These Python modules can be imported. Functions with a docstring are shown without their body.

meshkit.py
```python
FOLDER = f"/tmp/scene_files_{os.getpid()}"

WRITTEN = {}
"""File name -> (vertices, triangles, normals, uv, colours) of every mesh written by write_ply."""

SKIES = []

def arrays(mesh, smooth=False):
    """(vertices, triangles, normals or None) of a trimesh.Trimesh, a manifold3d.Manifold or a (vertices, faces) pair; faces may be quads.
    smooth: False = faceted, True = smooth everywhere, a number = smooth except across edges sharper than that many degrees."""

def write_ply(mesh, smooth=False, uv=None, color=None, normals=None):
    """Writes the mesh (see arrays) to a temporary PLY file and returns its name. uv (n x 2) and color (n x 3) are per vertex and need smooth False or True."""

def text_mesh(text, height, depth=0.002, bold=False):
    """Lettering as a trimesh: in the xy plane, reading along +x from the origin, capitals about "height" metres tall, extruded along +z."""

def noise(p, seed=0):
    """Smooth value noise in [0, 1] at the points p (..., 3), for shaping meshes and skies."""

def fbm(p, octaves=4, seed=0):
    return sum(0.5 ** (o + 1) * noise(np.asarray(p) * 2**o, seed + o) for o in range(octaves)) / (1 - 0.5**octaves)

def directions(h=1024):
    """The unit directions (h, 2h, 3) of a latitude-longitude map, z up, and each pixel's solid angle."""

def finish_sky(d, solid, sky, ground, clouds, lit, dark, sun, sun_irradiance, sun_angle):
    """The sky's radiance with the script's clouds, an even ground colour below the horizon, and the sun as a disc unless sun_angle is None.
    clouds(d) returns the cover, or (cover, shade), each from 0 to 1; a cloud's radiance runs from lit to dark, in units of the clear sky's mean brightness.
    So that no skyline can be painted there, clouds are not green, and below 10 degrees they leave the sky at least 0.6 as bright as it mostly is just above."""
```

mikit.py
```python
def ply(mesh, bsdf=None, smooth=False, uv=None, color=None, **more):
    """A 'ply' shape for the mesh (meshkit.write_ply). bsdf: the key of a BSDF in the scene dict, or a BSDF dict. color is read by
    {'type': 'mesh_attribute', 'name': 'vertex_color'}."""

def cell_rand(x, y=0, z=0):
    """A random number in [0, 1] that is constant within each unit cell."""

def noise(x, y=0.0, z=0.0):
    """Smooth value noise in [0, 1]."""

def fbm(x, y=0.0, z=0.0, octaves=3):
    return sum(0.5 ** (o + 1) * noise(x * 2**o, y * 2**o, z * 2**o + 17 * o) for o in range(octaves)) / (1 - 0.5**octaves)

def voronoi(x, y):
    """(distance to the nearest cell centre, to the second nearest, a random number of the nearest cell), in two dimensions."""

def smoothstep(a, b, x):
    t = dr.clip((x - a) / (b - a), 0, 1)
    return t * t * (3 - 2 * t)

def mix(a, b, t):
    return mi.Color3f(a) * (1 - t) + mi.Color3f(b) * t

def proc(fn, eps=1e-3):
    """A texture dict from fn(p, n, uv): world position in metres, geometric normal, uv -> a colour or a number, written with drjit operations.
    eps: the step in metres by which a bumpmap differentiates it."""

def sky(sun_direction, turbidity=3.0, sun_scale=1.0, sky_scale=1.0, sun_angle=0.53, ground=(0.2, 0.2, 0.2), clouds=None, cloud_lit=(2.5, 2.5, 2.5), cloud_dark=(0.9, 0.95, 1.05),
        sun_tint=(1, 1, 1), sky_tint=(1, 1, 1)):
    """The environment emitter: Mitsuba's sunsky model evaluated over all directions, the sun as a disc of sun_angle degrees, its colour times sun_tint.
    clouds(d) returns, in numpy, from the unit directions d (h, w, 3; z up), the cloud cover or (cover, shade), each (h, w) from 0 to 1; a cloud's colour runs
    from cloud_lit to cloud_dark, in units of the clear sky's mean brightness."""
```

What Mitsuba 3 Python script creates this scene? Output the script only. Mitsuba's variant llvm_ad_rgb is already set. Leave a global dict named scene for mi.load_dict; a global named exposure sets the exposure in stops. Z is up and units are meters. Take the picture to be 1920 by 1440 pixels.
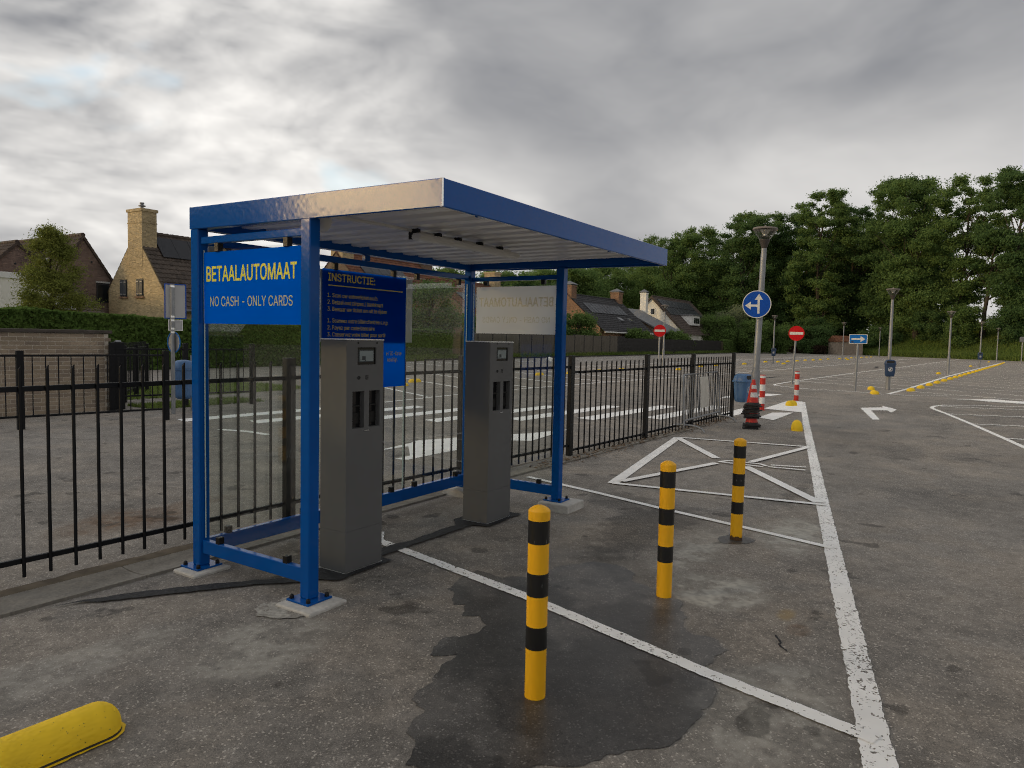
import math
import numpy as np
import trimesh
import shapely
import shapely.affinity
from shapely.geometry import Polygon, LineString
import manifold3d as m3
import drjit as dr
import mitsuba as mi
import mikit
import meshkit
from mikit import proc, noise, fbm, voronoi, cell_rand, smoothstep, mix

T = mi.ScalarTransform4f
scene, labels = {}, {}

# ------------------------------------------------------------------ camera
CAM = np.array([0.0, 0.0, 1.62])
PITCH, ROLL, YAW = map(math.radians, (3.703, 1.2514, -57.343))
fwd = np.array([-math.sin(YAW) * math.cos(PITCH), math.cos(YAW) * math.cos(PITCH), -math.sin(PITCH)])
right0 = np.array([math.cos(YAW), math.sin(YAW), 0.0])
up0 = np.cross(right0, fwd)
cam_up = -math.sin(ROLL) * right0 + math.cos(ROLL) * up0
scene['camera'] = {'type': 'perspective', 'fov_axis': 'x', 'fov': 2 * math.degrees(math.atan(960 / 1346)),
                   'near_clip': 0.05, 'far_clip': 4000.0,
                   'to_world': T().look_at(origin=CAM.tolist(), target=(CAM + fwd).tolist(), up=cam_up.tolist())}

# ------------------------------------------------------------------ sky, sun, exposure
exposure = 3.52
SUN = (-0.715, 0.678, 0.172)


def sstep(a, b, x):
    t = np.clip((x - a) / (b - a), 0, 1)
    return t * t * (3 - 2 * t)


def billow(p, octaves, seed):
    return sum(0.55 ** o * np.abs(2 * meshkit.noise(p * 2.03 ** o, seed + o) - 1) for o in range(octaves)) / sum(0.55 ** o for o in range(octaves))


def clouds(d):
    az = np.degrees(np.arctan2(d[..., 1], d[..., 0]))          # 0 = along the fence, 90 = away over the houses
    el = np.degrees(np.arcsin(np.clip(d[..., 2], -1, 1)))
    s = np.array([1.0, 1.0, 1.75])
    p = d * s
    w1 = meshkit.fbm(p * 2.1 + 3.1, 4, seed=5) - 0.5
    w2 = meshkit.fbm(p * 2.1 + 13.7, 4, seed=6) - 0.5
    q = p + 0.30 * np.stack([w1, -w1, 0.8 * w2], -1)
    big = meshkit.fbm(q * 2.6 + 7.3, 4, seed=11)
    mid = meshkit.fbm(q * 6.5 + 1.7, 5, seed=23)
    puff = billow(q * 7.5 + 2.2, 6, 37)
    wisp = meshkit.fbm(q * np.array([19.0, 19.0, 26.0]) + 9.1, 5, seed=31)
    # a heavy grey deck over the right half, broken brighter cloud on the left, where the evening sun stands
    w = 34 * (big - 0.5)
    deck = sstep(47, 31, az + w + 0.6 * (19 - el))
    low = sstep(17.5, 10, el + 0.45 * w) * sstep(27, 12, az + 0.3 * w)          # thinner towards the horizon on the far right
    glow = np.exp(-((az - 34) / 7) ** 2 - ((el - 11) / 5) ** 2)
    side = sstep(57, 70, az + 0.7 * w) * sstep(3, 11, el) * sstep(27, 18, el) * sstep(105, 84, az)
    sun_side = np.exp(-((az - 137) / 40) ** 2 - ((el - 10) / 12) ** 2)
    shade = 0.33 + 0.50 * deck - 0.36 * low * deck - 0.24 * glow + 0.22 * side - 0.45 * sun_side
    shade = shade + 0.16 * sstep(14, 22, el + 0.2 * w) * sstep(44, 56, az) * (1 - sstep(100, 130, az)) - 0.10 * np.exp(-((az - 52) / 12) ** 2 - ((el - 11) / 4) ** 2)
    shade = shade + 0.03 + 0.15 * sstep(9, 2, el) * sstep(36, 52, az) * (1 - sstep(95, 120, az))
    broken = 1 - 0.86 * deck
    shade = shade + (0.50 * (0.5 - mid) + 0.58 * (0.36 - puff) + 0.60 * (0.5 - wisp)) * broken + 0.45 * (0.5 - big) * (0.4 + 0.6 * broken) + 0.16 * (0.5 - mid)
    gaps = sstep(0.56, 0.66, meshkit.fbm(q * 5.5 + 4.4, 5, seed=47)) * sstep(0.35, 0.1, deck) * sstep(7, 13, el)
    return 1 - 0.55 * gaps, np.clip(shade, 0.0, 1.0)


scene['sky'] = mikit.sky(SUN, turbidity=3, sun_scale=0.11, sun_angle=11.5, clouds=clouds, sun_tint=(0.84, 0.93, 1.02),
                         cloud_lit=(2.02, 1.96, 1.86), cloud_dark=(0.405, 0.42, 0.46), sky_tint=(1.05, 1.0, 1.0))

# ------------------------------------------------------------------ naming helpers
used = set()


def uniq(k):
    if k not in used:
        used.add(k)
        return k
    i = 1
    while f'{k}_{i:03d}' in used:
        i += 1
    used.add(f'{k}_{i:03d}')
    return f'{k}_{i:03d}'


def thing(name, label, cat=None, group=None, kind=None):
    k = uniq(name)
    labels[k] = {'label': label}
    if cat:
        labels[k]['category'] = cat
    if group:
        labels[k]['group'] = group
    if kind:
        labels[k]['kind'] = kind
    return k


def put(parent, name, shape, to_world=None, label=None, kind=None):
    k = uniq(parent + '__' + name)
    scene[k] = dict(shape) if to_world is None else {**shape, 'to_world': to_world}
    if label or kind:
        labels[k] = {a: b for a, b in (('label', label), ('kind', kind)) if b}
    return k


def part(parent, name, mesh, mat, smooth=False, to_world=None, label=None, kind=None):
    return put(parent, name, mikit.ply(mesh, mat, smooth=smooth), to_world, label, kind)


def one(name, label, cat, mesh, mat, smooth=False, group=None, kind=None, to_world=None):
    k = thing(name, label, cat, group, kind)
    scene[k] = mikit.ply(mesh, mat, smooth=smooth)
    if to_world is not None:
        scene[k]['to_world'] = to_world
    return k


S = mikit.ply

# ------------------------------------------------------------------ mesh helpers
def box(x0, x1, y0, y1, z0, z1, b=0.0):
    if b <= 0:
        m = trimesh.creation.box((x1 - x0, y1 - y0, z1 - z0))
        m.apply_translation(((x0 + x1) / 2, (y0 + y1) / 2, (z0 + z1) / 2))
        return m
    pts = []
    for sx in (0, 1):
        for sy in (0, 1):
            for sz in (0, 1):
                c = np.array([(x0, x1)[sx], (y0, y1)[sy], (z0, z1)[sz]], float)
                s = np.array([1 - 2 * sx, 1 - 2 * sy, 1 - 2 * sz]) * b
                for k in range(3):
                    e = s.copy()
                    e[k] = 0
                    pts.append(c + e)
    return trimesh.convex.convex_hull(np.array(pts))


def cat(*ms):
    return trimesh.util.concatenate([m for m in ms if m is not None])


def lathe(profile, n=24, z=0.0):
    m = trimesh.creation.revolve(np.asarray(profile, float), sections=n)
    m.apply_translation((0, 0, z))
    return m


def rod(a, b, r0, r1=None, n=10):
    """A tapered round bar from a to b."""
    a, b = np.asarray(a, float), np.asarray(b, float)
    r1 = r0 if r1 is None else r1
    t = (b - a) / np.linalg.norm(b - a)
    u = np.cross(t, (0, 0, 1.0) if abs(t[2]) < 0.9 else (1.0, 0, 0))
    u /= np.linalg.norm(u)
    v = np.cross(t, u)
    ang = np.arange(n) * 2 * np.pi / n
    ring = np.cos(ang)[:, None] * u + np.sin(ang)[:, None] * v
    vs = np.vstack([a + ring * r0, b + ring * r1, a, b])
    fs = []
    for i in range(n):
        j = (i + 1) % n
        fs += [[i, j, n + j], [i, n + j, n + i], [2 * n, j, i], [2 * n + 1, n + i, n + j]]
    return trimesh.Trimesh(vs, fs, process=False)


def tube(pts, r, n=8):
    pts = np.asarray(pts, float)
    rs = np.broadcast_to(r, (len(pts),))
    t = np.gradient(pts, axis=0)
    t /= np.linalg.norm(t, axis=1, keepdims=True)
    ref = np.where(np.abs(t[:, 2:]) < 0.9, [[0, 0, 1.0]], [[1.0, 0, 0]])
    ref[:] = ref[0]
    u = np.cross(t, ref)
    u /= np.linalg.norm(u, axis=1, keepdims=True) + 1e-9
    v = np.cross(t, u)
    ang = np.arange(n) * 2 * np.pi / n
    vs = (pts[:, None] + rs[:, None, None] * (np.cos(ang)[None, :, None] * u[:, None] + np.sin(ang)[None, :, None] * v[:, None])).reshape(-1, 3)
    fs = []
    for i in range(len(pts) - 1):
        for j in range(n):
            a, b = i * n + j, i * n + (j + 1) % n
            fs += [[a, b, b + n], [a, b + n, a + n]]
    k = len(vs)
    vs = np.vstack([vs, pts[0], pts[-1]])
    for j in range(n):
        fs += [[k, (j + 1) % n, j], [k + 1, k - n + j, k - n + (j + 1) % n]]
    return trimesh.Trimesh(vs, fs, process=False)


def prism(poly, h):
    poly = poly if hasattr(poly, 'geom_type') else Polygon(poly)
    if not poly.is_valid:
        poly = poly.buffer(0)
    gs = getattr(poly, 'geoms', [poly])
    return cat(*[trimesh.creation.extrude_polygon(g, h, engine='earcut') for g in gs if g.area > 1e-9])


def sheet(poly, z):
    """A flat upward sheet over a shapely polygon (x, y)."""
    poly = poly if hasattr(poly, 'geom_type') else Polygon(poly)
    if not poly.is_valid:
        poly = poly.buffer(0)
    out = []
    for g in getattr(poly, 'geoms', [poly]):
        if g.area < 1e-8:
            continue
        v, f = trimesh.creation.triangulate_polygon(g, engine='earcut')
        v = np.column_stack([v, np.full(len(v), z)])
        m = trimesh.Trimesh(v, f, process=False)
        if m.face_normals[:, 2].sum() < 0:
            m.faces = m.faces[:, ::-1]
        out.append(m)
    return cat(*out)


def frame_x(m, x):
    """Local (u, v, w) -> a plane of constant x seen from -x: u along -y, v up, w towards -x."""
    v = m.vertices
    return trimesh.Trimesh(np.column_stack([x - v[:, 2], -v[:, 0], v[:, 1]]), m.faces, process=False)


def frame_y(m, y):
    """Local (u, v, w) -> a plane of constant y seen from -y: u along +x, v up, w towards -y."""
    v = m.vertices
    return trimesh.Trimesh(np.column_stack([v[:, 0], y - v[:, 2], v[:, 1]]), m.faces, process=False)


def facing(m, pos, ang):
    """Local (u, v, w) -> standing upright at pos, w along (cos ang, sin ang), u to the right for someone looking at it."""
    v = m.vertices
    n = np.array([math.cos(ang), math.sin(ang), 0])
    u = np.array([-math.sin(ang), math.cos(ang), 0])
    return trimesh.Trimesh(np.asarray(pos) + v[:, :1] * u + v[:, 1:2] * np.array([0, 0, 1.0]) + v[:, 2:] * n, m.faces, process=False)


def text(s, height, depth=0.0012, bold=False, width=None):
    m = meshkit.text_mesh(s, height, depth, bold)
    x0, x1 = m.bounds[0][0], m.bounds[1][0]
    m.apply_translation((-x0, 0, 0))
    if width:
        m.apply_scale((width / (x1 - x0), 1, 1))
    return m


def moved(m, d):
    m = m.copy()
    m.apply_translation(d)
    return m


def rotz(m, a, about=(0, 0, 0)):
    m = m.copy()
    m.apply_transform(trimesh.transformations.rotation_matrix(a, (0, 0, 1), about))
    return m


def at(x, y, z=0.0, rz=0.0, s=1.0):
    t = T().translate((x, y, z)).rotate((0, 0, 1), rz)
    return t.scale(s) if s != 1.0 else t


def rough_outline(pts, step, amp, freq, seed):
    """A closed outline with a ragged edge."""
    ring = LineString(list(pts) + [pts[0]])
    n = int(ring.length / step)
    p = np.array([ring.interpolate(i * step).coords[0] for i in range(n)])
    q = np.column_stack([p * freq, np.full(n, seed * 1.7)])
    off = np.column_stack([meshkit.fbm(q, 4, seed) - 0.5, meshkit.fbm(q + 31.7, 4, seed + 9) - 0.5]) * 2 * amp
    g = Polygon(p + off).buffer(0)
    return max(getattr(g, 'geoms', [g]), key=lambda a: a.area)

# ------------------------------------------------------------------ materials
def rgb(*c):
    return {'type': 'rgb', 'value': list(c)}


def mat(name, color, rough=0.5, twosided=True, bump=None, bump_scale=1.0, **more):
    b = {'type': 'principled', 'base_color': color if isinstance(color, dict) else rgb(*color), 'roughness': rough, **more}
    if bump is not None:
        b = {'type': 'bumpmap', 'arbitrary': bump, 'scale': bump_scale, 'bsdf': b}
    scene[name] = {'type': 'twosided', 'bsdf': b} if twosided else b
    return name


def asphalt_color(p):
    x, y = p.x, p.y
    g1 = cell_rand(x * 230, y * 230, 3)
    g2 = cell_rand(x * 125 + 0.37, y * 125 + 0.11, 5)
    g3 = noise(x * 38, y * 38, 1.0)
    stone = dr.select(g2 > 0.962, 0.34, 0.0) + dr.select(g1 > 0.94, 0.16, 0.0)
    grain = (g1 - 0.5) * 0.55 + (g2 - 0.5) * 0.45 + (g3 - 0.5) * 0.5
    m1 = fbm(x * 0.55, y * 0.55, 2.0, 4)
    m2 = fbm(x * 2.3 + 5, y * 2.3, 7.0, 4)
    m3 = fbm(x * 9.0, y * 9.0, 3.0, 3)
    v = 0.184 * (1 + 0.55 * (m1 - 0.5) + 0.65 * (m2 - 0.5) + 0.5 * (m3 - 0.5))
    v = v * (1 + 0.62 * grain) + stone * 0.55
    tint = mix((1.03, 0.945, 0.84), (1.03, 0.92, 0.79), smoothstep(0.4, 0.65, m2))
    # pale dried silt round the bollards, rusty puddle marks, tyre dirt: matter lying on the asphalt, with ragged outlines
    edge = (m2 - 0.5) * 1.1 + (m3 - 0.5) * 0.5

    def spot(cx, cy, rx, ry, rag=0.8):
        return smoothstep(1.0, 0.55, dr.sqrt(dr.square((x - cx) / rx) + dr.square((y - cy) / ry)) + edge * rag)

    silt = spot(4.62, 1.30, 0.42, 0.36) + spot(6.35, 1.25, 0.75, 0.36) + 0.8 * spot(5.5, 1.75, 0.8, 0.3) + 0.55 * spot(1.2, 1.2, 0.8, 0.5) \
        + 0.5 * spot(2.4, 3.0, 0.5, 0.35) + 0.4 * spot(1.6, 3.6, 0.7, 0.25) + 0.5 * spot(3.2, 0.7, 0.7, 0.35)
    silt = dr.clip(silt, 0, 1) * (0.45 + 0.9 * smoothstep(0.35, 0.6, m3))
    rust = spot(3.28, 5.95, 0.75, 0.42) + 0.5 * spot(4.05, 6.1, 0.5, 0.2) + 0.8 * spot(4.24, 0.76, 0.13, 0.09)
    rust = dr.clip(rust, 0, 1) * (0.4 + 0.6 * smoothstep(0.35, 0.6, m3))
    och = dr.clip(spot(4.43, 0.86, 0.16, 0.09), 0, 1) * smoothstep(0.35, 0.55, m3)
    wet = dr.clip(spot(5.75, 2.35, 1.1, 0.45) + 0.7 * spot(8.0, 1.55, 0.9, 0.12) + 0.6 * spot(6.6, 2.95, 0.5, 0.35), 0, 1)
    dots = smoothstep(0.735, 0.79, fbm(x * 4.2 + 3, y * 4.2 + 8, 5.0, 4))
    c = tint * v
    c = mix(c, mi.Color3f(0.35, 0.335, 0.295) * (0.8 + 0.4 * g3), silt * 0.8)
    c = mix(c, mi.Color3f(0.115, 0.062, 0.028) * (0.7 + 0.6 * g3), rust * 0.72)
    c = mix(c, mi.Color3f(0.27, 0.19, 0.075), och * 0.6)
    c = c * (1 - 0.40 * wet) * (1 - 0.45 * dots)
    return c


GRAIN = lambda p: 0.6 * noise(p.x * 170, p.y * 170, 0.5) + 0.4 * noise(p.x * 70, p.y * 70, 4.5)
mat('asphalt', proc(lambda p, n, uv: asphalt_color(p)), 0.86, specular=0.35,
    bump=proc(lambda p, n, uv: GRAIN(p), eps=0.0015), bump_scale=0.0016)
mat('wet_asphalt', proc(lambda p, n, uv: asphalt_color(p) * mi.Color3f(0.30, 0.305, 0.315) * (0.8 + 0.95 * smoothstep(0.42, 0.62, fbm(p.x * 2.6, p.y * 2.6, 9.0, 5)))), 0.42, specular=0.5,
    bump=proc(lambda p, n, uv: GRAIN(p), eps=0.0015), bump_scale=0.0016)
mat('tar', proc(lambda p, n, uv: mi.Color3f(0.020, 0.020, 0.021) * (0.5 + 1.0 * cell_rand(p.x * 110, p.y * 110, 1) + 1.2 * dr.select(cell_rand(p.x * 90, p.y * 90, 6) > 0.95, 1.0, 0.0))), 0.7, specular=0.4,
    bump=proc(lambda p, n, uv: noise(p.x * 90, p.y * 90, 0.5), eps=0.002), bump_scale=0.006)


def paint_color(p, keep):
    x, y = p.x, p.y
    w = 0.45 * noise(x * 120, y * 120, 2.0) + 0.35 * noise(x * 55, y * 55, 6.0) + 0.25 * fbm(x * 3.0, y * 3.0, 4.0, 3)
    worn = smoothstep(keep, keep + 0.05, w)
    white = mi.Color3f(0.83, 0.82, 0.79) * (0.86 + 0.22 * fbm(x * 6, y * 6, 1.0, 3))
    return mix(white, asphalt_color(p), worn)


mat('line_paint', proc(lambda p, n, uv: paint_color(p, 0.82)), 0.7, specular=0.3)
mat('line_paint_worn', proc(lambda p, n, uv: paint_color(p, 0.66)), 0.75, specular=0.3)
mat('line_paint_thin', proc(lambda p, n, uv: paint_color(p, 0.74)), 0.75, specular=0.3)
mat('concrete', proc(lambda p, n, uv: mi.Color3f(0.46, 0.445, 0.41) * (0.62 + 0.5 * fbm(p.x * 7, p.y * 7, p.z * 7, 4) + 0.25 * noise(p.x * 60, p.y * 60, p.z * 60))), 0.9,
    bump=proc(lambda p, n, uv: noise(p.x * 60, p.y * 60, p.z * 60), eps=0.003), bump_scale=0.003)
mat('mortar_smear', proc(lambda p, n, uv: mix(asphalt_color(p), mi.Color3f(0.33, 0.315, 0.28) * (0.7 + 0.5 * noise(p.x * 70, p.y * 70, 0.0)), smoothstep(0.30, 0.5, fbm(p.x * 16, p.y * 16, 3.0, 4)))), 0.95)
mat('gutter_concrete', proc(lambda p, n, uv: mi.Color3f(0.185, 0.17, 0.145) * (0.35 + 0.75 * fbm(p.x * 3, p.y * 9, 2.0, 4) + 0.3 * noise(p.x * 90, p.y * 90, 0.0) + 0.3 * fbm(p.x * 22, p.y * 22, 2.0, 3))), 0.9,
    bump=proc(lambda p, n, uv: noise(p.x * 80, p.y * 80, 0.0), eps=0.003), bump_scale=0.003)
mat('dirt', proc(lambda p, n, uv: mi.Color3f(0.105, 0.085, 0.06) * (0.4 + 1.1 * fbm(p.x * 14, p.y * 14, 1.0, 4))), 0.95)
mat('litter', proc(lambda p, n, uv: mix((0.20, 0.13, 0.075), (0.09, 0.06, 0.035), cell_rand(p.x * 25, p.y * 25, 1))), 0.9)

ORANGE_PEEL = proc(lambda p, n, uv: noise(p.x * 42, p.y * 42, p.z * 42) + 0.5 * noise(p.x * 14, p.y * 14, p.z * 14), eps=0.004)
mat('blue_paint', proc(lambda p, n, uv: mi.Color3f(0.003, 0.080, 0.32) * (0.88 + 0.24 * fbm(p.x * 5, p.y * 5, p.z * 2, 3))), 0.11, specular=0.145,
    bump=ORANGE_PEEL, bump_scale=0.00022)
mat('machine_grey', proc(lambda p, n, uv: mi.Color3f(0.120, 0.121, 0.121) * (0.93 + 0.14 * fbm(p.x * 9, p.y * 9, p.z * 3, 3))), 0.45, specular=0.25)
mat('steel_bright', (0.82, 0.82, 0.81), 0.16, metallic=0.85)
mat('lid_white', (0.84, 0.84, 0.82), 0.22, specular=0.6)
mat('galvanised', proc(lambda p, n, uv: mi.Color3f(0.29, 0.30, 0.31) * (0.72 + 0.5 * fbm(p.x * 16, p.y * 16, p.z * 7, 3))), 0.5, metallic=0.55)
mat('black_plastic', (0.007, 0.007, 0.0075), 0.4, specular=0.3)
mat('black_gloss', (0.008, 0.008, 0.009), 0.10, specular=0.5)
mat('screen_glow', (0.22, 0.26, 0.27), 0.2)
mat('screen_dark', (0.03, 0.04, 0.05), 0.2)
mat('lamp_white', (0.62, 0.61, 0.57), 0.4)
mat('sheet_white', proc(lambda p, n, uv: mi.Color3f(0.78, 0.77, 0.75) * (0.9 + 0.16 * fbm(p.x * 4, p.y * 4, 1.0, 3))), 0.3, specular=0.4)
mat('sign_grey', proc(lambda p, n, uv: mi.Color3f(0.46, 0.46, 0.455) * (0.93 + 0.12 * fbm(p.x * 3, p.y * 3, p.z * 3, 3))), 0.35, specular=0.5)
mat('sign_back_print', (0.66, 0.64, 0.53), 0.7, specular=0.2)
for nm, base, ro, tr in (('sign_blue', lambda p, n, uv: mi.Color3f(0.001, 0.165, 0.92) * (0.94 + 0.12 * fbm(p.x * 3, p.y * 3, p.z * 6, 3)), 0.25, 0.9),
                     ('sign_blue_film', lambda p, n, uv: mi.Color3f(0.001, 0.10, 0.62) * (0.94 + 0.12 * fbm(p.x * 3, p.y * 3, p.z * 6, 3)), 0.3, 1.45),
                     ('sign_back', lambda p, n, uv: mi.Color3f(0.80, 0.805, 0.81) * (0.95 + 0.08 * fbm(p.x * 3, p.y * 3, p.z * 3, 3)), 0.7, 0.9)):
    scene[nm] = {'type': 'principledthin', 'base_color': proc(base), 'roughness': ro, 'diff_trans': tr, 'eta': 1.4}
mat('letter_yellow', (0.60, 0.58, 0.012), 0.4)
mat('letter_pale', (0.42, 0.44, 0.25), 0.4)
mat('letter_amber', (0.55, 0.42, 0.06), 0.4)
mat('fence_black', (0.009, 0.0095, 0.011), 0.42, specular=0.2)
mat('bollard_yellow', proc(lambda p, n, uv: mi.Color3f(0.82, 0.42, 0.006) * (0.9 + 0.2 * fbm(p.x * 12, p.y * 12, p.z * 5, 3))), 0.36, specular=0.45)
mat('bollard_black', proc(lambda p, n, uv: mi.Color3f(0.010) + 0.16 * smoothstep(0.86, 0.93, noise(p.x * 240, p.y * 240, p.z * 36)) * smoothstep(0.55, 0.62, fbm(p.x * 14 + 2, p.y * 14, p.z * 14, 3))), 0.32, specular=0.45)
mat('bollard_rusty', proc(lambda p, n, uv: mix((0.03, 0.02, 0.013), (0.13, 0.06, 0.02), fbm(p.x * 60, p.y * 60, p.z * 60, 3))), 0.9)
mat('stop_yellow', proc(lambda p, n, uv: mix(mi.Color3f(0.86, 0.57, 0.012) * (0.82 + 0.3 * fbm(p.x * 14, p.y * 14, p.z * 14, 3)), (0.10, 0.085, 0.05),
                                             smoothstep(0.76, 0.80, fbm(p.x * 130, p.y * 110, p.z * 110, 3)) * 0.8)), 0.7,
    bump=proc(lambda p, n, uv: noise(p.x * 90, p.y * 90, p.z * 90) + noise(p.x * 30, p.y * 30, p.z * 30), eps=0.003), bump_scale=0.003)
mat('stop_bare', proc(lambda p, n, uv: mi.Color3f(0.035, 0.032, 0.026) * (0.5 + fbm(p.x * 40, p.y * 40, p.z * 40, 3))), 0.95)
mat('bin_blue', proc(lambda p, n, uv: mi.Color3f(0.075, 0.165, 0.33) * (0.88 + 0.24 * fbm(p.x * 7, p.y * 7, p.z * 7, 3))), 0.42, specular=0.45)
mat('bin_navy', (0.022, 0.05, 0.115), 0.4, specular=0.45)
mat('white_paint', (0.74, 0.73, 0.70), 0.45)
mat('sign_red', (0.60, 0.008, 0.010), 0.4, specular=0.2)
mat('road_sign_blue', (0.004, 0.075, 0.42), 0.4, specular=0.2)
mat('road_sign_mid', (0.010, 0.15, 0.50), 0.4, specular=0.2)
mat('road_sign_white', (0.72, 0.70, 0.64), 0.4)
mat('alu', (0.36, 0.36, 0.355), 0.45, metallic=0.4)
mat('red_plastic', proc(lambda p, n, uv: mi.Color3f(0.55, 0.022, 0.010) * (0.8 + 0.35 * fbm(p.x * 20, p.y * 20, p.z * 20, 3))), 0.45)
mat('white_band', proc(lambda p, n, uv: mi.Color3f(0.66, 0.65, 0.63) * (0.75 + 0.4 * fbm(p.x * 25, p.y * 25, p.z * 25, 3))), 0.45)
mat('rubber', (0.012, 0.012, 0.012), 0.6)
mat('beige_plate', proc(lambda p, n, uv: mi.Color3f(0.56, 0.54, 0.47) * (0.85 + 0.3 * fbm(p.x * 12, p.y * 12, p.z * 12, 3))), 0.6)
mat('lamp_cap', (0.20, 0.17, 0.145), 0.5)
mat('lamp_neck', (0.055, 0.046, 0.04), 0.5)
scene['pane_glass'] = {'type': 'thindielectric', 'specular_transmittance': rgb(0.90, 0.935, 0.91)}
scene['lamp_glass'] = {'type': 'thindielectric', 'specular_transmittance': rgb(0.80, 0.79, 0.74)}
mat('glass_edge', (0.50, 0.60, 0.57), 0.2)


def brick_color(p, n, a, b, mortar, bl=0.22, bh=0.0667, j=0.010):
    u = dr.select(dr.abs(n.x) > 0.5, p.y, p.x)
    r = dr.floor(p.z / bh)
    uu = u / bl + 0.5 * (r - 2 * dr.floor(r / 2))
    fu, fv = uu - dr.floor(uu), p.z / bh - r
    inside = dr.select((fu * bl > j) & (fv * bh > j), 1.0, 0.0)
    k = cell_rand(dr.floor(uu), r, 4)
    c = mix(a, b, k) * (0.75 + 0.5 * fbm(u * 0.8, p.z * 0.8, 3.0, 3)) * (0.8 + 0.4 * cell_rand(dr.floor(uu), r, 9))
    return mix(mi.Color3f(mortar), c, inside)


def brick_mat(name, a, b, mortar, **k):
    mat(name, proc(lambda p, n, uv: brick_color(p, n, a, b, mortar, **k)), 0.9)


brick_mat('brick_yellow', (0.50, 0.385, 0.215), (0.35, 0.265, 0.15), (0.46, 0.38, 0.26))
brick_mat('brick_brown', (0.15, 0.102, 0.085), (0.21, 0.145, 0.12), (0.18, 0.145, 0.125))
brick_mat('brick_red', (0.30, 0.165, 0.092), (0.19, 0.105, 0.062), (0.26, 0.20, 0.15))
brick_mat('brick_dim', (0.18, 0.125, 0.085), (0.12, 0.085, 0.06), (0.17, 0.14, 0.11))
mat('white_render', proc(lambda p, n, uv: mi.Color3f(0.82, 0.79, 0.72) * (0.88 + 0.2 * fbm(p.x * 1.5, p.y * 1.5, p.z * 1.5, 3))), 0.9)


def tile_mat(name, a, b):
    mat(name, proc(lambda p, n, uv: mix(a, b, fbm(p.x * 1.2, p.y * 1.2, p.z * 3, 4)) * (0.7 + 0.6 * cell_rand(p.x * 4.4, p.y * 4.4, p.z * 4.0))), 0.75)


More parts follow.
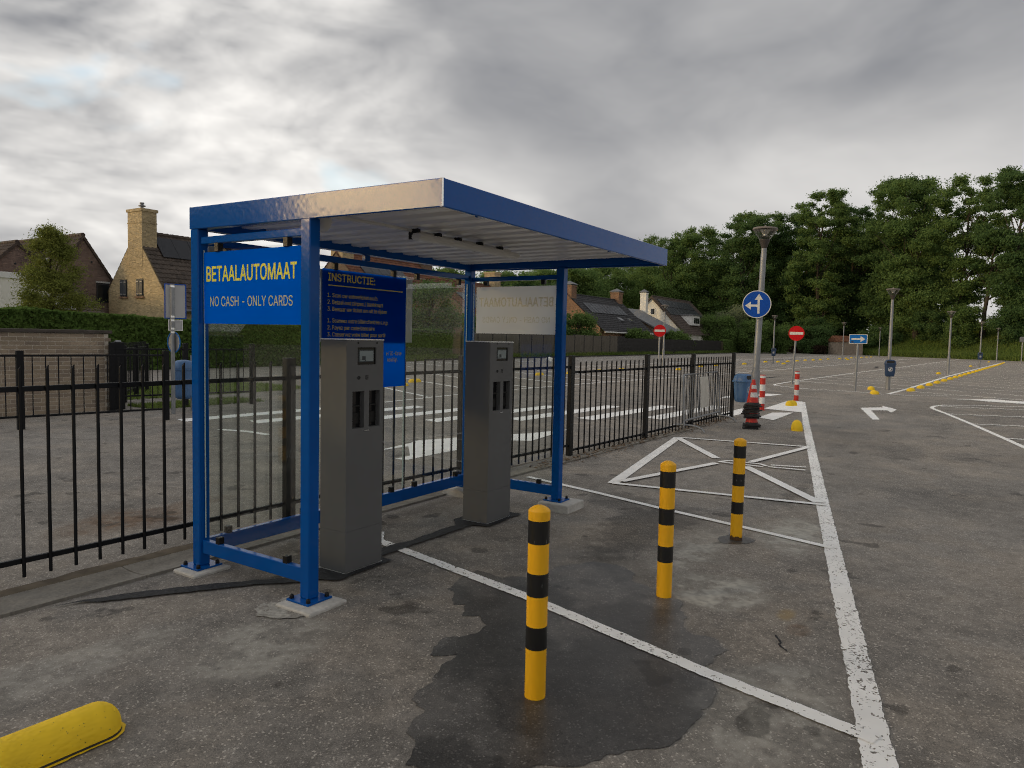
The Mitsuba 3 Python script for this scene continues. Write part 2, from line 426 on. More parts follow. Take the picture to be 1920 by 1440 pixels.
tile_mat('tile_brown', (0.050, 0.038, 0.030), (0.105, 0.080, 0.062))
tile_mat('tile_black', (0.018, 0.018, 0.020), (0.048, 0.046, 0.047))
tile_mat('tile_red', (0.20, 0.075, 0.035), (0.11, 0.052, 0.03))
tile_mat('tile_umber', (0.050, 0.036, 0.028), (0.085, 0.062, 0.05))
mat('solar', proc(lambda p, n, uv: mi.Color3f(0.011, 0.012, 0.016)), 0.18, specular=0.5)
mat('solar_grey', (0.035, 0.038, 0.044), 0.4, specular=0.5)
mat('window_dark', (0.015, 0.017, 0.02), 0.08, specular=0.5)
mat('frame_dark', (0.03, 0.032, 0.036), 0.5)
mat('shutter', (0.055, 0.062, 0.072), 0.5)
mat('zinc', (0.16, 0.165, 0.175), 0.45, metallic=0.3)
mat('timber', proc(lambda p, n, uv: mix((0.36, 0.29, 0.225), (0.23, 0.185, 0.145), fbm(p.x * 2, p.y * 2, p.z * 22, 4))), 0.9)
mat('reed', proc(lambda p, n, uv: mix((0.07, 0.06, 0.047), (0.165, 0.145, 0.115), fbm(p.x * 30, p.y * 30, p.z * 2.5, 3))), 0.95)
mat('slat_dark', (0.026, 0.024, 0.023), 0.7)
mat('coping', proc(lambda p, n, uv: mi.Color3f(0.075, 0.062, 0.052) * (0.6 + 0.8 * fbm(p.x * 6, p.y * 6, p.z * 6, 3))), 0.85)
for i, (a, b) in enumerate((((0.36, 0.285, 0.205), (0.28, 0.22, 0.155)), ((0.39, 0.315, 0.23), (0.32, 0.25, 0.18)), ((0.30, 0.24, 0.18), (0.245, 0.19, 0.145)))):
    mat(f'wall_brick_{i}', proc(lambda p, n, uv, a=a, b=b: mix(a, b, fbm(p.x * 22, p.y * 22, p.z * 40, 4)) * (0.75 + 0.5 * fbm(p.x * 1.1, p.y * 1.1, p.z * 2.2, 3))), 0.95)
mat('mortar', proc(lambda p, n, uv: mi.Color3f(0.52, 0.47, 0.39) * (0.7 + 0.6 * fbm(p.x * 9, p.y * 9, p.z * 9, 3))), 0.95)


def leaf_mat(name, a, b, trans=0.5, s=0.9):
    scene[name] = {'type': 'principledthin', 'roughness': 0.55, 'diff_trans': trans, 'spec_trans': 0.0, 'eta': 1.4,
                   'base_color': proc(lambda p, n, uv: mix(a, b, fbm(p.x * s, p.y * s, p.z * s, 3)) * (0.6 + 0.8 * cell_rand(p.x * 9, p.y * 9, p.z * 9)))}
    return name


leaf_mat('leaf_forest', (0.139, 0.23, 0.074), (0.226, 0.317, 0.104), 1.0, 0.35)
leaf_mat('leaf_forest_dark', (0.098, 0.176, 0.064), (0.157, 0.239, 0.085), 1.0, 0.35)
leaf_mat('leaf_birch', (0.187, 0.224, 0.057), (0.269, 0.286, 0.075), 1.0)
leaf_mat('leaf_hedge', (0.107, 0.188, 0.048), (0.183, 0.269, 0.069), 1.0, 1.5)
leaf_mat('leaf_shrub', (0.132, 0.215, 0.064), (0.194, 0.275, 0.088), 1.0)
leaf_mat('leaf_willow', (0.212, 0.254, 0.144), (0.28, 0.312, 0.178), 1.0)
leaf_mat('leaf_purple', (0.066, 0.038, 0.031), (0.048, 0.042, 0.026), 1.0)
leaf_mat('grass_blade', (0.147, 0.225, 0.049), (0.235, 0.293, 0.088), 1.0, 0.25)
mat('hedge_core', (0.085, 0.075, 0.048), 1.0)
mat('bark', proc(lambda p, n, uv: mi.Color3f(0.052, 0.042, 0.033) * (0.5 + fbm(p.x * 5, p.y * 5, p.z * 1.2, 4))), 0.95)
mat('bank_soil', proc(lambda p, n, uv: mix((0.09, 0.12, 0.03), (0.13, 0.155, 0.045), fbm(p.x * 0.7, p.y * 0.7, p.z * 0.7, 5)) * (0.6 + 0.8 * noise(p.x * 4, p.y * 4, p.z * 4))), 1.0)

# ================================================================== ground
rng = np.random.default_rng(7)
k = thing('ground', 'dark grey worn asphalt of the car park', kind='structure')
scene[k] = S(sheet(Polygon([(-900, -900), (1200, -900), (1200, 1200), (-900, 1200)]), 0.0), 'asphalt')
GROUND = k


def line(pts, w, z=0.004, m='line_paint', name='painted_line'):
    return part(GROUND, name, sheet(LineString(pts).buffer(w / 2, cap_style='flat', join_style='mitre'), z), m)


def area(pts, z=0.004, m='line_paint', name='painted_marking'):
    return part(GROUND, name, sheet(Polygon(pts), z), m)


# damp patch round the nearest bollard
wet_pts = [(3.62, 2.74), (3.82, 2.83), (3.98, 2.80), (3.95, 2.60), (4.08, 2.46), (4.24, 2.40), (4.40, 2.42), (4.56, 2.34), (4.68, 2.24), (4.69, 2.08), (4.58, 1.88),
           (4.46, 1.86), (4.36, 1.62), (4.22, 1.42), (4.02, 1.36), (3.87, 1.27), (3.79, 1.08), (3.68, 1.02), (3.49, 1.02), (3.28, 0.94), (3.07, 0.90), (2.81, 0.90),
           (2.65, 0.99), (2.44, 1.13), (2.25, 1.32), (2.02, 1.55), (1.99, 1.72), (2.10, 1.79), (2.18, 1.87), (2.33, 1.90), (2.38, 2.05), (2.55, 2.04), (2.74, 2.13),
           (2.88, 2.12), (2.80, 2.22), (2.96, 2.32), (3.06, 2.25), (3.14, 2.20), (3.36, 2.33), (3.30, 2.42), (3.45, 2.52), (3.40, 2.58)]
part(GROUND, 'damp_patch', sheet(rough_outline(wet_pts, 0.006, 0.060, 9.0, 3), 0.0035), 'wet_asphalt')
part(GROUND, 'damp_patch', sheet(rough_outline([(5.91 + (0.16 + 0.03 * math.sin(3 * t)) * math.cos(t), 1.555 + (0.15 + 0.025 * math.cos(2 * t + 1)) * math.sin(t)) for t in np.linspace(0, 2 * math.pi, 40)[:-1]], 0.01, 0.035, 9, 8), 0.0035), 'wet_asphalt')
# fresh tar over the cable trench
trench = [(1.98, 4.42), (2.35, 4.28), (2.6, 4.12), (2.93, 3.87), (3.18, 3.66), (3.42, 3.72), (3.80, 3.72), (4.28, 3.65), (4.85, 3.65), (5.00, 3.78), (5.50, 3.78), (5.52, 3.40), (4.97, 3.39),
          (4.94, 3.53), (4.22, 3.555), (3.82, 3.55), (3.80, 3.42), (3.28, 3.42), (3.20, 3.56), (3.12, 3.58), (2.9, 3.79), (2.57, 4.01), (2.32, 4.17), (2.09, 4.36)]
part(GROUND, 'tar_strip', sheet(rough_outline(trench, 0.02, 0.022, 16.0, 5), 0.012), 'tar')

for pts in ([(4.08, 0.84), (4.00, 0.80), (3.95, 0.79), (3.90, 0.74)], [(4.62, 0.50), (4.60, 0.56), (4.63, 0.61)]):
    part(GROUND, 'crack', sheet(rough_outline(list(LineString(pts).buffer(0.005).exterior.coords)[:-1], 0.006, 0.010, 60, 5), 0.003), 'tar')
# the long edge line of the lane, with the painted tip
EL = [(2.55, 0.10), (2.97, 0.205), (7.43, 1.135), (14.93, 2.68), (21.17, 3.935)]
part(GROUND, 'edge_line', sheet(rough_outline(list(LineString(EL).buffer(0.062, cap_style='flat', join_style='mitre').exterior.coords)[:-1], 0.018, 0.011, 30.0, 2), 0.004), 'line_paint_worn')
part(GROUND, 'bay_line', sheet(rough_outline(list(LineString([(4.30, 4.02), (4.12, 3.86), (3.765, 2.275), (3.395, 0.99), (3.22, 0.25)]).buffer(0.045, cap_style='flat').exterior.coords)[:-1], 0.018, 0.009, 30.0, 4), 0.008), 'line_paint_worn')
line([(7.08, 4.29), (6.80, 3.26), (6.56, 2.49), (6.36, 1.73), (6.12, 0.86)], 0.075, 0.008)
# hatched no-parking box
ha, hb, hc, hd = (11.59, 4.10), (7.36, 3.34), (7.72, 1.17), (11.95, 2.09)
line([ha, hb], 0.13, 0.008)
line([hb, hc], 0.085, 0.012)
line([ha, hd], 0.085, 0.012)
line([(11.50, 4.06), (9.85, 2.92)], 0.12, 0.014)
line([(9.45, 2.42), (7.78, 1.24)], 0.12, 0.014)
line([(7.50, 3.30), (9.45, 2.80)], 0.10, 0.016)
line([(9.85, 2.45), (11.86, 2.10)], 0.10, 0.016)
# the letters painted in its middle
for a, b in (((9.56, 2.80), (9.56, 2.22)), ((9.75, 2.72), (9.75, 2.29)), ((9.56, 2.80), (9.75, 2.72)), ((9.75, 2.30), (9.64, 2.20)), ((9.61, 2.17), (9.66, 1.72)), ((9.76, 2.17), (9.90, 1.76)), ((9.58, 2.10), (9.63, 2.05))):
    line([a, b], 0.055, 0.018)
# tip and crossing stripes by the end of the fence
area([(18.20, 4.28), (21.11, 4.34), (21.28, 3.96), (17.90, 3.32)], 0.008)
X0 = [(7.6, 11.93), (8.3, 10.82), (9.25, 9.72), (10.6, 8.62), (11.9, 7.56), (13.0, 6.56), (14.1, 5.55), (15.6, 4.62)]
XE = [11.6, 12.65, 13.0, 14.95, 16.1, 17.15, 18.1, 17.75]
for (x, y), xe in zip(X0, XE):
    d = -0.055 * (xe - x)
    area([(x - 0.06, y - 0.21), (xe - 0.06, y - 0.21 + d), (xe + 0.06, y + 0.21 + d), (x + 0.06, y + 0.21)], 0.004, 'line_paint', 'crossing_stripe')
area([(15.63, 3.46), (15.93, 3.86), (17.31, 3.87), (17.69, 3.48)], 0.008, 'line_paint', 'crossing_stripe')
# arrows on the road behind the fence
area([(7.30, 6.93), (8.23, 7.06), (8.43, 7.16), (8.93, 6.98), (9.95, 6.52), (10.38, 6.27), (11.29, 6.03), (10.2, 5.86), (9.62, 5.78), (9.40, 6.12), (8.90, 6.24), (8.45, 6.21), (8.32, 6.12), (7.70, 6.13), (7.07, 6.12), (7.01, 6.29), (7.34, 6.31), (7.95, 6.87)], 0.004, 'line_paint', 'road_arrow')
area([(22.25, 5.83), (22.89, 6.05), (23.7, 5.5), (23.9, 5.05), (22.74, 5.17)], 0.004, 'line_paint', 'road_arrow')
area([(20.49, 6.06), (21.44, 6.20), (23.9, 5.75), (22.46, 5.72)], 0.004, 'line_paint', 'road_arrow')
# bent arrow on the lane, and the long arrow further right
area([(20.42, 2.39), (21.07, 1.93), (21.62, 2.0), (20.67, 1.57), (19.60, 1.60), (20.20, 1.76), (19.90, 2.08), (17.53, 1.65), (17.42, 1.78)], 0.004, 'line_paint', 'road_arrow')
area([(26.24, 0.62), (26.90, -0.21), (27.30, -0.62), (27.0, -1.0), (26.9, -2.2), (25.5, -2.3), (25.9, -1.2), (26.0, -0.48), (26.40, 0.0)], 0.004, 'line_paint', 'road_arrow')
# rounded island of parking bays on the right
line([(13.6, -0.96), (14.43, -0.78), (15.58, -0.55), (18.03, -0.04), (20.28, 0.46), (21.4, 0.74), (21.9, 0.85), (22.3, 0.86), (22.77, 0.80), (23.3, 0.62), (23.7, 0.2), (23.98, -0.3), (24.66, -1.7), (26.0, -4.6)], 0.10, 0.004)
for x, y in ((22.63, 0.73), (20.28, 0.46), (18.03, -0.04), (15.58, -0.55)):
    line([(x, y - 0.05), (x + 0.33 * 2.4, y - 2.4)], 0.09, 0.008, 'line_paint_thin')

# the middle block of bays: rounded tip, edge lines, slanted bay lines on both sides of the stop row
line([(26.75, 2.45), (27.1, 2.9), (27.45, 3.45), (27.55, 5.0), (28.36, 6.05), (28.8, 6.4), (29.38, 6.53), (31.58, 6.50), (35.38, 6.31), (46.85, 5.72), (61.77, 4.62), (83.86, 3.35), (112.0, 1.55)], 0.10, 0.004)
line([(27.08, 2.34), (30.54, 2.07), (46.76, 1.12), (103.0, -3.20)], 0.13, 0.004, 'line_paint_worn')
line([(26.72, 2.25), (27.75, 0.6)], 0.09, 0.004)
row = lambda x: 2.12 - 0.0735 * (x - 29.6)
upper = lambda x: 6.5 - 0.0595 * (x - 31.6)
for i in range(26):
    x = 30.6 + 2.55 * i
    line([(x, row(x)), (x + 2.4, upper(x + 2.4))], 0.12, 0.007, 'line_paint_thin')
for i in range(26):
    x = 29.3 + 2.55 * i
    line([(x, row(x) - 0.35), (x - 2.5, row(x) - 5.2)], 0.12, 0.007, 'line_paint_thin')
for i in range(14):
    x = 33.0 + 2.55 * i
    line([(x - 3.3, row(x) - 10.3), (x - 5.6, row(x) - 15.0)], 0.12, 0.007, 'line_paint_thin')
# the lot beyond the fence
low = lambda x: 11.9 - 0.055 * (x - 20)
mid = lambda x: 16.1 - 0.048 * (x - 24)
line([(12.8, 11.85), (17.0, 12.1), (24.0, 11.8), (37.4, 10.55), (49.4, 9.85), (75.1, 8.2), (112, 6.2)], 0.10, 0.004, 'line_paint_thin')
line([(14.6, 19.9), (30.0, 19.6), (66.6, 18.3), (112.0, 17.0)], 0.10, 0.004, 'line_paint_thin')
for i in range(36):
    x = 14.8 + 2.55 * i
    line([(x, low(x)), (x + 2.3, mid(x))], 0.12, 0.007, 'line_paint_thin')
    line([(x + 2.6, mid(x) + 0.4), (x + 4.6, mid(x) + 4.6)], 0.12, 0.007, 'line_paint_thin')
for i in range(24):
    x = 26.0 + 2.55 * i
    line([(x, 24.6), (x + 1.8, 29.0)], 0.12, 0.007, 'line_paint_thin')
for a, b in (((7.3, 10.4), (7.46, 9.85)), ((7.46, 9.85), (7.42, 9.31)), ((71.5, 8.25), (73.5, 8.1)), ((77.5, 5.97), (80.8, 5.5)), ((97.5, 7.6), (101, 7.3)), ((66.6, 18.9), (69.5, 18.9))):
    line([a, b], 0.12, 0.004)
for pts in ([(56.6, 5.9), (62.0, 6.3), (62.1, 6.1), (56.9, 5.7)], [(30.8, 8.5), (36.4, 8.05), (36.2, 7.8), (31.5, 8.2)], [(68, 16.6), (80, 16.0), (80, 15.6), (68, 16.2)]):
    part(GROUND, 'dark_patch', sheet(rough_outline(pts, 0.1, 0.06, 2.0, 6), 0.002), 'tar')

# ------------------------------------------------------------------ concrete gutter in front of the fence
GUT = thing('gutter', 'shallow concrete gutter along the black fence', kind='structure')
gy = lambda x: 4.61 - 0.006 * (x - 3) if x < 6.4 else 4.59 - 0.026 * (x - 6.4)
for i in range(-3, 13):
    x0, x1 = i * 1.0 + 0.6, i * 1.0 + 1.592
    ys = np.linspace(-0.15, 0.15, 9)
    zs = 0.020 - 0.012 * (1 - (ys / 0.15) ** 2)
    prof = [(-0.15, -0.06)] + list(zip(ys, zs)) + [(0.15, -0.06)]
    m = trimesh.creation.extrude_polygon(Polygon(prof), x1 - x0, engine='earcut')
    v = m.vertices
    xx = x0 + v[:, 2]
    m = trimesh.Trimesh(np.column_stack([xx, v[:, 0] + np.array([gy(a) for a in xx]), v[:, 1]]), m.faces, process=False)
    part(GUT, 'slab', m, 'gutter_concrete')
k = thing('verge', 'strip of dirt and moss under the black fence', kind='structure')
pts = [(-3, 4.76), (3, 4.765), (6.4, 4.745), (9.4, 4.66), (11.0, 4.60), (13.6, 4.52), (15.6, 4.47), (15.7, 4.22), (14.6, 4.26), (12.4, 4.20), (10.9, 4.28), (9.0, 4.36), (7.4, 4.60), (6.6, 4.70)]
pts = [(-3, 4.765), (4, 4.765), (6.4, 4.745), (9.4, 4.67), (13.0, 4.55), (15.7, 4.47), (15.7, 4.30), (13.0, 4.22), (12.5, 4.35), (10.0, 4.68), (6.4, 4.86), (3, 4.93), (-3, 4.95)]
scene[k] = S(sheet(rough_outline(pts, 0.04, 0.05, 5.0, 12), 0.0045), 'dirt')
vs, fs = [], []
for i in range(900):
    x = rng.uniform(7.6, 15.4)
    y = 4.36 + 0.018 * (15.6 - x) + rng.normal() * 0.12
    s = rng.uniform(0.012, 0.035)
    a = rng.uniform(0, 6.28)
    c = np.array([x, y, 0.012 + rng.uniform(0, 0.012)])
    u = np.array([math.cos(a), math.sin(a), rng.uniform(-.4, .4)]) * s
    w = np.array([-math.sin(a), math.cos(a), rng.uniform(-.4, .4)]) * s * 0.6
    n0 = len(vs)
    vs += [c - u, c + w, c + u, c - w]
    fs += [[n0, n0 + 1, n0 + 2], [n0, n0 + 2, n0 + 3]]
k = thing('leaf_litter', 'scattered brown leaf litter and grit along the foot of the fence', kind='stuff')
scene[k] = S((np.array(vs), np.array(fs)), 'litter')

# ================================================================== pay shelter
SH = thing('pay_shelter', 'blue steel shelter with flat roof and glass sides over the two grey machines', 'shelter')
PX0, PX1, PY0, PY1 = 2.921, 5.965, 3.290, 4.358
B = 'blue_paint'
for x, y, zt, zb in ((PX0, PY1, 2.287, 0.02), (PX0, PY0, 2.287, 0.02), (PX1, PY0, 2.287, 0.075), (PX1, PY1, 2.287, 0.075)):
    p = part(SH, 'post', box(x - 0.04, x + 0.04, y - 0.04, y + 0.04, zb + 0.012, zt, 0.006), B)
    part(p, 'base_plate', box(x - 0.095, x + 0.095, y - 0.095, y + 0.095, zb, zb + 0.012, 0.002), B)
    for sx in (-1, 1):
        for sy in (-1, 1):
            m = cat(rod((x + sx * 0.072, y + sy * 0.072, zb + 0.012), (x + sx * 0.072, y + sy * 0.072, zb + 0.022), 0.014, n=6),
                    moved(trimesh.creation.icosphere(1, 0.0135), (x + sx * 0.072, y + sy * 0.072, zb + 0.026)))
            part(p, 'bolt_cap', m, 'black_plastic')
# rails
part(SH, 'rail', box(PX0 - 0.022, PX0 + 0.022, PY0 + 0.042, PY1 - 0.042, 0.118, 0.208, 0.004), B)
part(SH, 'rail', box(PX1 - 0.022, PX1 + 0.022, PY0 + 0.042, PY1 - 0.042, 0.118, 0.212, 0.004), B)
part(SH, 'rail', box(PX0 + 0.042, PX1 - 0.042, PY1 - 0.022, PY1 + 0.022, 0.100, 0.205, 0.004), B)
part(SH, 'rail', box(PX0 - 0.022, PX0 + 0.022, PY0 + 0.042, PY1 - 0.042, 2.188, 2.234, 0.004), B)
part(SH, 'rail', box(PX1 - 0.022, PX1 + 0.022, PY0 + 0.042, PY1 - 0.042, 2.176, 2.218, 0.004), B)
part(SH, 'rail', box(PX0 + 0.042, PX1 - 0.042, PY1 - 0.022, PY1 + 0.022, 2.188, 2.236, 0.004), B)
part(SH, 'spacer', box(4.445, 4.505, PY1 - 0.02, PY1 + 0.02, 2.238, 2.286, 0.003), B)
# glass, clamps
def pane_x(x, y0, y1, z0, z1):
    return trimesh.Trimesh([(x, y0, z0), (x, y1, z0), (x, y1, z1), (x, y0, z1)], [[0, 2, 1], [0, 3, 2]], process=False)


def pane_y(y, x0, x1, z0, z1):
    return trimesh.Trimesh([(x0, y, z0), (x1, y, z0), (x1, y, z1), (x0, y, z1)], [[0, 1, 2], [0, 2, 3]], process=False)


for x in (PX0, PX1):
    g = part(SH, 'glass_pane', pane_x(x, PY0 + 0.052, PY1 - 0.052, 0.222, 2.150), 'pane_glass')
    part(g, 'edge', cat(*[box(x - 0.004, x + 0.004, y - 0.0015, y + 0.0015, 0.222, 2.15) for y in (PY0 + 0.050, PY1 - 0.050)]), 'glass_edge')
    for y in (3.488, 4.155):
        part(SH, 'clamp', box(x - 0.02, x + 0.02, y - 0.021, y + 0.021, 0.200, 0.252, 0.003), 'black_plastic')
        part(SH, 'clamp', box(x - 0.02, x + 0.02, y - 0.021, y + 0.021, 2.132, 2.192, 0.003), 'black_plastic')
for a, b in ((2.972, 3.950), (3.962, 4.962), (4.974, 5.914)):
    g = part(SH, 'glass_pane', pane_y(PY1, a, b, 0.220, 2.150), 'pane_glass')
    part(g, 'edge', cat(*[box(x - 0.0015, x + 0.0015, PY1 - 0.004, PY1 + 0.004, 0.22, 2.15) for x in (a - 0.0018, b + 0.0018)]), 'glass_edge')
    for x in (a + 0.16, b - 0.145):
        part(SH, 'clamp', box(x - 0.021, x + 0.021, PY1 - 0.02, PY1 + 0.02, 0.200, 0.252, 0.003), 'black_plastic')
        part(SH, 'clamp', box(x - 0.021, x + 0.021, PY1 - 0.02, PY1 + 0.02, 2.132, 2.192, 0.003), 'black_plastic')

# roof
RX0, RX1, RY0, RY1 = 2.878, 6.012, 2.281, 4.402
def zr(y):
    return 2.4128 + (y - RY0) / (RY1 - RY0) * 0.0174


R = part(SH, 'roof', box(RX0 + 0.02, RX1 - 0.02, RY0 + 0.02, RY1 - 0.02, 2.385, 2.392), 'sheet_white')


def slab_between(a, b, th, h):
    """Fascia plate from plan point a to b, th thick, h high, its top following the roof."""
    a, b = np.array(a, float), np.array(b, float)
    t = (b - a) / np.linalg.norm(b - a)
    n = np.array([-t[1], t[0]])
    pts = []
    for p in (a, b):
        for s in (0, th):
            q = p + n * s
            for z, bb in ((zr(q[1]), 1), (zr(q[1]) - h, -1)):
                for e in ((0, -0.004 * bb), (0.004 * (1 if s == 0 else -1), 0)):
                    w = q + n * e[0]
                    pts.append((w[0], w[1], z + e[1]))
    return trimesh.convex.convex_hull(np.array(pts))


part(R, 'fascia', slab_between((RX0, RY1), (RX0, RY0), 0.02, 0.143), B)
part(R, 'fascia', slab_between((RX0 + 0.0, RY0), (RX1, RY0), 0.02, 0.143), B)
part(R, 'fascia', slab_between((RX1, RY0), (RX1, RY1), 0.02, 0.143), B)
part(R, 'fascia', slab_between((RX1, RY1), (RX0, RY1), 0.02, 0.143), B)
part(R, 'weld_seam', rod((RX0 + 0.001, RY0 + 0.001, 2.272), (RX0 + 0.001, RY0 + 0.001, 2.411), 0.0045, n=8), 'steel_bright')
part(R, 'beam', box(RX0 + 0.022, RX1 - 0.022, PY1 - 0.03, PY1 + 0.02, 2.287, 2.372, 0.004), B)
for x in (PX0 + 0.012, PX1 - 0.012):
    part(R, 'beam', box(x - 0.025, x + 0.025, RY0 + 0.022, PY1 - 0.032, 2.289, 2.372, 0.004), B)
# trapezoidal sheet under the roof, ribs running front to back
prof, x = [], RX0 + 0.03
while x < RX1 - 0.22:
    prof += [(x, 2.380), (x + 0.088, 2.380), (x + 0.102, 2.338), (x + 0.196, 2.338), (x + 0.21, 2.380)]
    x += 0.2100001
prof.append((RX1 - 0.03, 2.380))
vs, fs = [], []
for px, pz in prof:
    vs += [(px, RY0 + 0.03, pz), (px, PY1 - 0.035, pz)]
for i in range(len(prof) - 1):
    a = 2 * i
    fs += [[a, a + 1, a + 3], [a, a + 3, a + 2]]
part(R, 'corrugated_ceiling', (np.array(vs), np.array(fs)), 'sheet_white')
part(R, 'edge_trim', box(RX0 + 0.022, RX1 - 0.022, RY0 + 0.022, RY0 + 0.062, 2.338, 2.342), 'sheet_white')
for x in (3.25, 4.95):
    part(R, 'bracket', box(x, x + 0.075, RY0 + 0.021, RY0 + 0.07, 2.276, 2.336, 0.003), B)
# tube light and its fixings
LT = part(SH, 'tube_light', box(3.63, 4.86, 3.060, 3.140, 2.245, 2.288, 0.012), 'lamp_white')
part(LT, 'conduit', cat(rod((3.45, 3.20, 2.318), (4.92, 3.20, 2.318), 0.011, n=8), rod((3.45, 3.20, 2.318), (3.02, 3.30, 2.325), 0.011, n=8)), 'lamp_white')
for x in (3.72, 3.95, 4.18, 4.45, 4.72):
    part(LT, 'clip', box(x - 0.016, x + 0.016, 3.142, 3.225, 2.262, 2.330, 0.004), 'black_plastic')
part(SH, 'dome_camera', moved(lathe([(0.0, -0.075), (0.03, -0.07), (0.055, -0.045), (0.066, 0.0), (0.066, 0.03), (0, 0.03)], 20), (3.10, 3.40, 2.312)), 'lamp_white', 40)

# boards behind the glass
# left side: faces outward (-x); local u = -y
sx = PX0 - 0.004
sg = part(SH, 'sign_board', pane_x(sx - 0.003, 3.352, 4.302, 1.668, 2.134), 'sign_blue', label='blue board reading BETAALAUTOMAAT in yellow')
t = moved(text('BETAALAUTOMAAT', 0.094, bold=True, width=0.876), (-4.275, 1.945, 0))
part(sg, 'lettering', frame_x(t, sx - 0.0031), 'letter_yellow')
t = moved(text('NO CASH - ONLY CARDS', 0.062, width=0.80), (-4.235, 1.782, 0))
part(sg, 'lettering', frame_x(t, sx - 0.0031), 'letter_pale')
# back: instructions, facing the machines (-y)
sy = PY1 - 0.006
sg = part(SH, 'sign_board', pane_y(sy - 0.003, 3.982, 4.975, 1.160, 2.134), 'sign_blue_film', label='tall blue board headed INSTRUCTIE')
rows = [('INSTRUCTIE:', 4.040, 2.042, 0.060, True, 0.535, 'letter_amber'),
        ('1.', 4.036, 1.912, 0.033, False, None, 'letter_amber'), ('Scan uw entreeticket a.u.b.', 4.088, 1.912, 0.033, False, 0.525, 'letter_amber'),
        ('2.', 4.036, 1.857, 0.033, False, None, 'letter_amber'), ('Betaal met pinpas / bankkaart', 4.088, 1.857, 0.033, False, 0.585, 'letter_amber'),
        ('3.', 4.036, 1.802, 0.033, False, None, 'letter_amber'), ('Bewaar uw ticket om uit te rijden', 4.088, 1.802, 0.033, False, 0.635, 'letter_amber'),
        ('1.', 4.036, 1.709, 0.033, False, None, 'letter_amber'), ("Scannez votre billet d'entr\u00e9e s.v.p.", 4.088, 1.709, 0.033, False, 0.655, 'letter_amber'),
        ('2.', 4.036, 1.653, 0.033, False, None, 'letter_amber'), ('Payez par carte bancaire', 4.088, 1.653, 0.033, False, 0.485, 'letter_amber'),
        ('3.', 4.036, 1.598, 0.033, False, None, 'letter_amber'), ('Conservez votre billet pour sortir', 4.088, 1.598, 0.033, False, 0.625, 'letter_amber'),
        ('e / IC-Karte', 4.720, 1.440, 0.033, False, 0.200, 'letter_amber'), ('ben\u00f6tigt.', 4.735, 1.385, 0.033, False, 0.135, 'letter_amber')]
for s, u, v, h, bold, w, m in rows:
    part(sg, 'lettering', frame_y(moved(text(s, h, bold=bold, width=w), (u, v, 0)), sy - 0.0031), m)
part(sg, 'rule', box(4.040, 4.932, sy - 0.0045, sy - 0.0031, 2.002, 2.010), 'letter_amber')
# back board of the outward sign behind it, its print showing faintly through
sg = part(SH, 'sign_board', box(3.952, 5.078, PY1 + 0.004, PY1 + 0.007, 1.553, 2.128), 'sign_grey', label='grey back of an outward facing board')
bt = text('BETAALAUTOMAAT', 0.105, bold=True, width=1.03)
bt = moved(bt, (-5.055, 1.86, 0))
v = bt.vertices
part(sg, 'lettering', trimesh.Trimesh(np.column_stack([-v[:, 0], PY1 + 0.0039 - v[:, 2] * 0.5, v[:, 1]]), bt.faces[:, ::-1], process=False), 'sign_back_print')
# right side: faces outward (+x), seen from its back
rx = PX1 - 0.005
sg = part(SH, 'sign_board', pane_x(rx, 3.338, 4.270, 1.656, 2.120), 'sign_back', label='grey board with reversed lettering showing through')
for s, h, b, w, u, vv in (('BETAALAUTOMAAT', 0.086, True, 0.86, 3.375, 1.925), ('NO CASH - ONLY CARDS', 0.058, False, 0.78, 3.41, 1.765)):
    bt = moved(text(s, h, bold=b, width=w), (u, vv, 0))
    v = bt.vertices
    part(sg, 'lettering', trimesh.Trimesh(np.column_stack([rx - 0.0003 - v[:, 2] * 0.5, v[:, 0], v[:, 1]]), bt.faces[:, ::-1], process=False), 'sign_back_print')

# concrete footings
for (x0, x1, y0, y1, h), lab in (((2.76, 3.04, 4.20, 4.44, 0.02), 'pale concrete slab under the back left post of the shelter'),
                                 ((2.755, 3.05, 3.10, 3.40, 0.02), 'pale concrete slab under the front left post of the shelter'),
                                 ((5.80, 6.14, 3.08, 3.40, 0.075), 'pale concrete block under the front right post of the shelter'),
                                 ((5.74, 6.08, 4.20, 4.50, 0.075), 'pale concrete block under the back right post of the shelter')):
    one('concrete_footing', lab, 'footing', box(x0, x1, y0, y1, -0.05, h, 0.008), 'concrete')
part(GROUND, 'mortar_patch', sheet(rough_outline([(2.60, 3.36), (2.66, 3.45), (2.80, 3.50), (2.93, 3.44), (2.90, 3.20), (2.78, 3.12), (2.70, 3.16), (2.63, 3.24)], 0.008, 0.030, 22, 4), 0.006), 'mortar_smear')

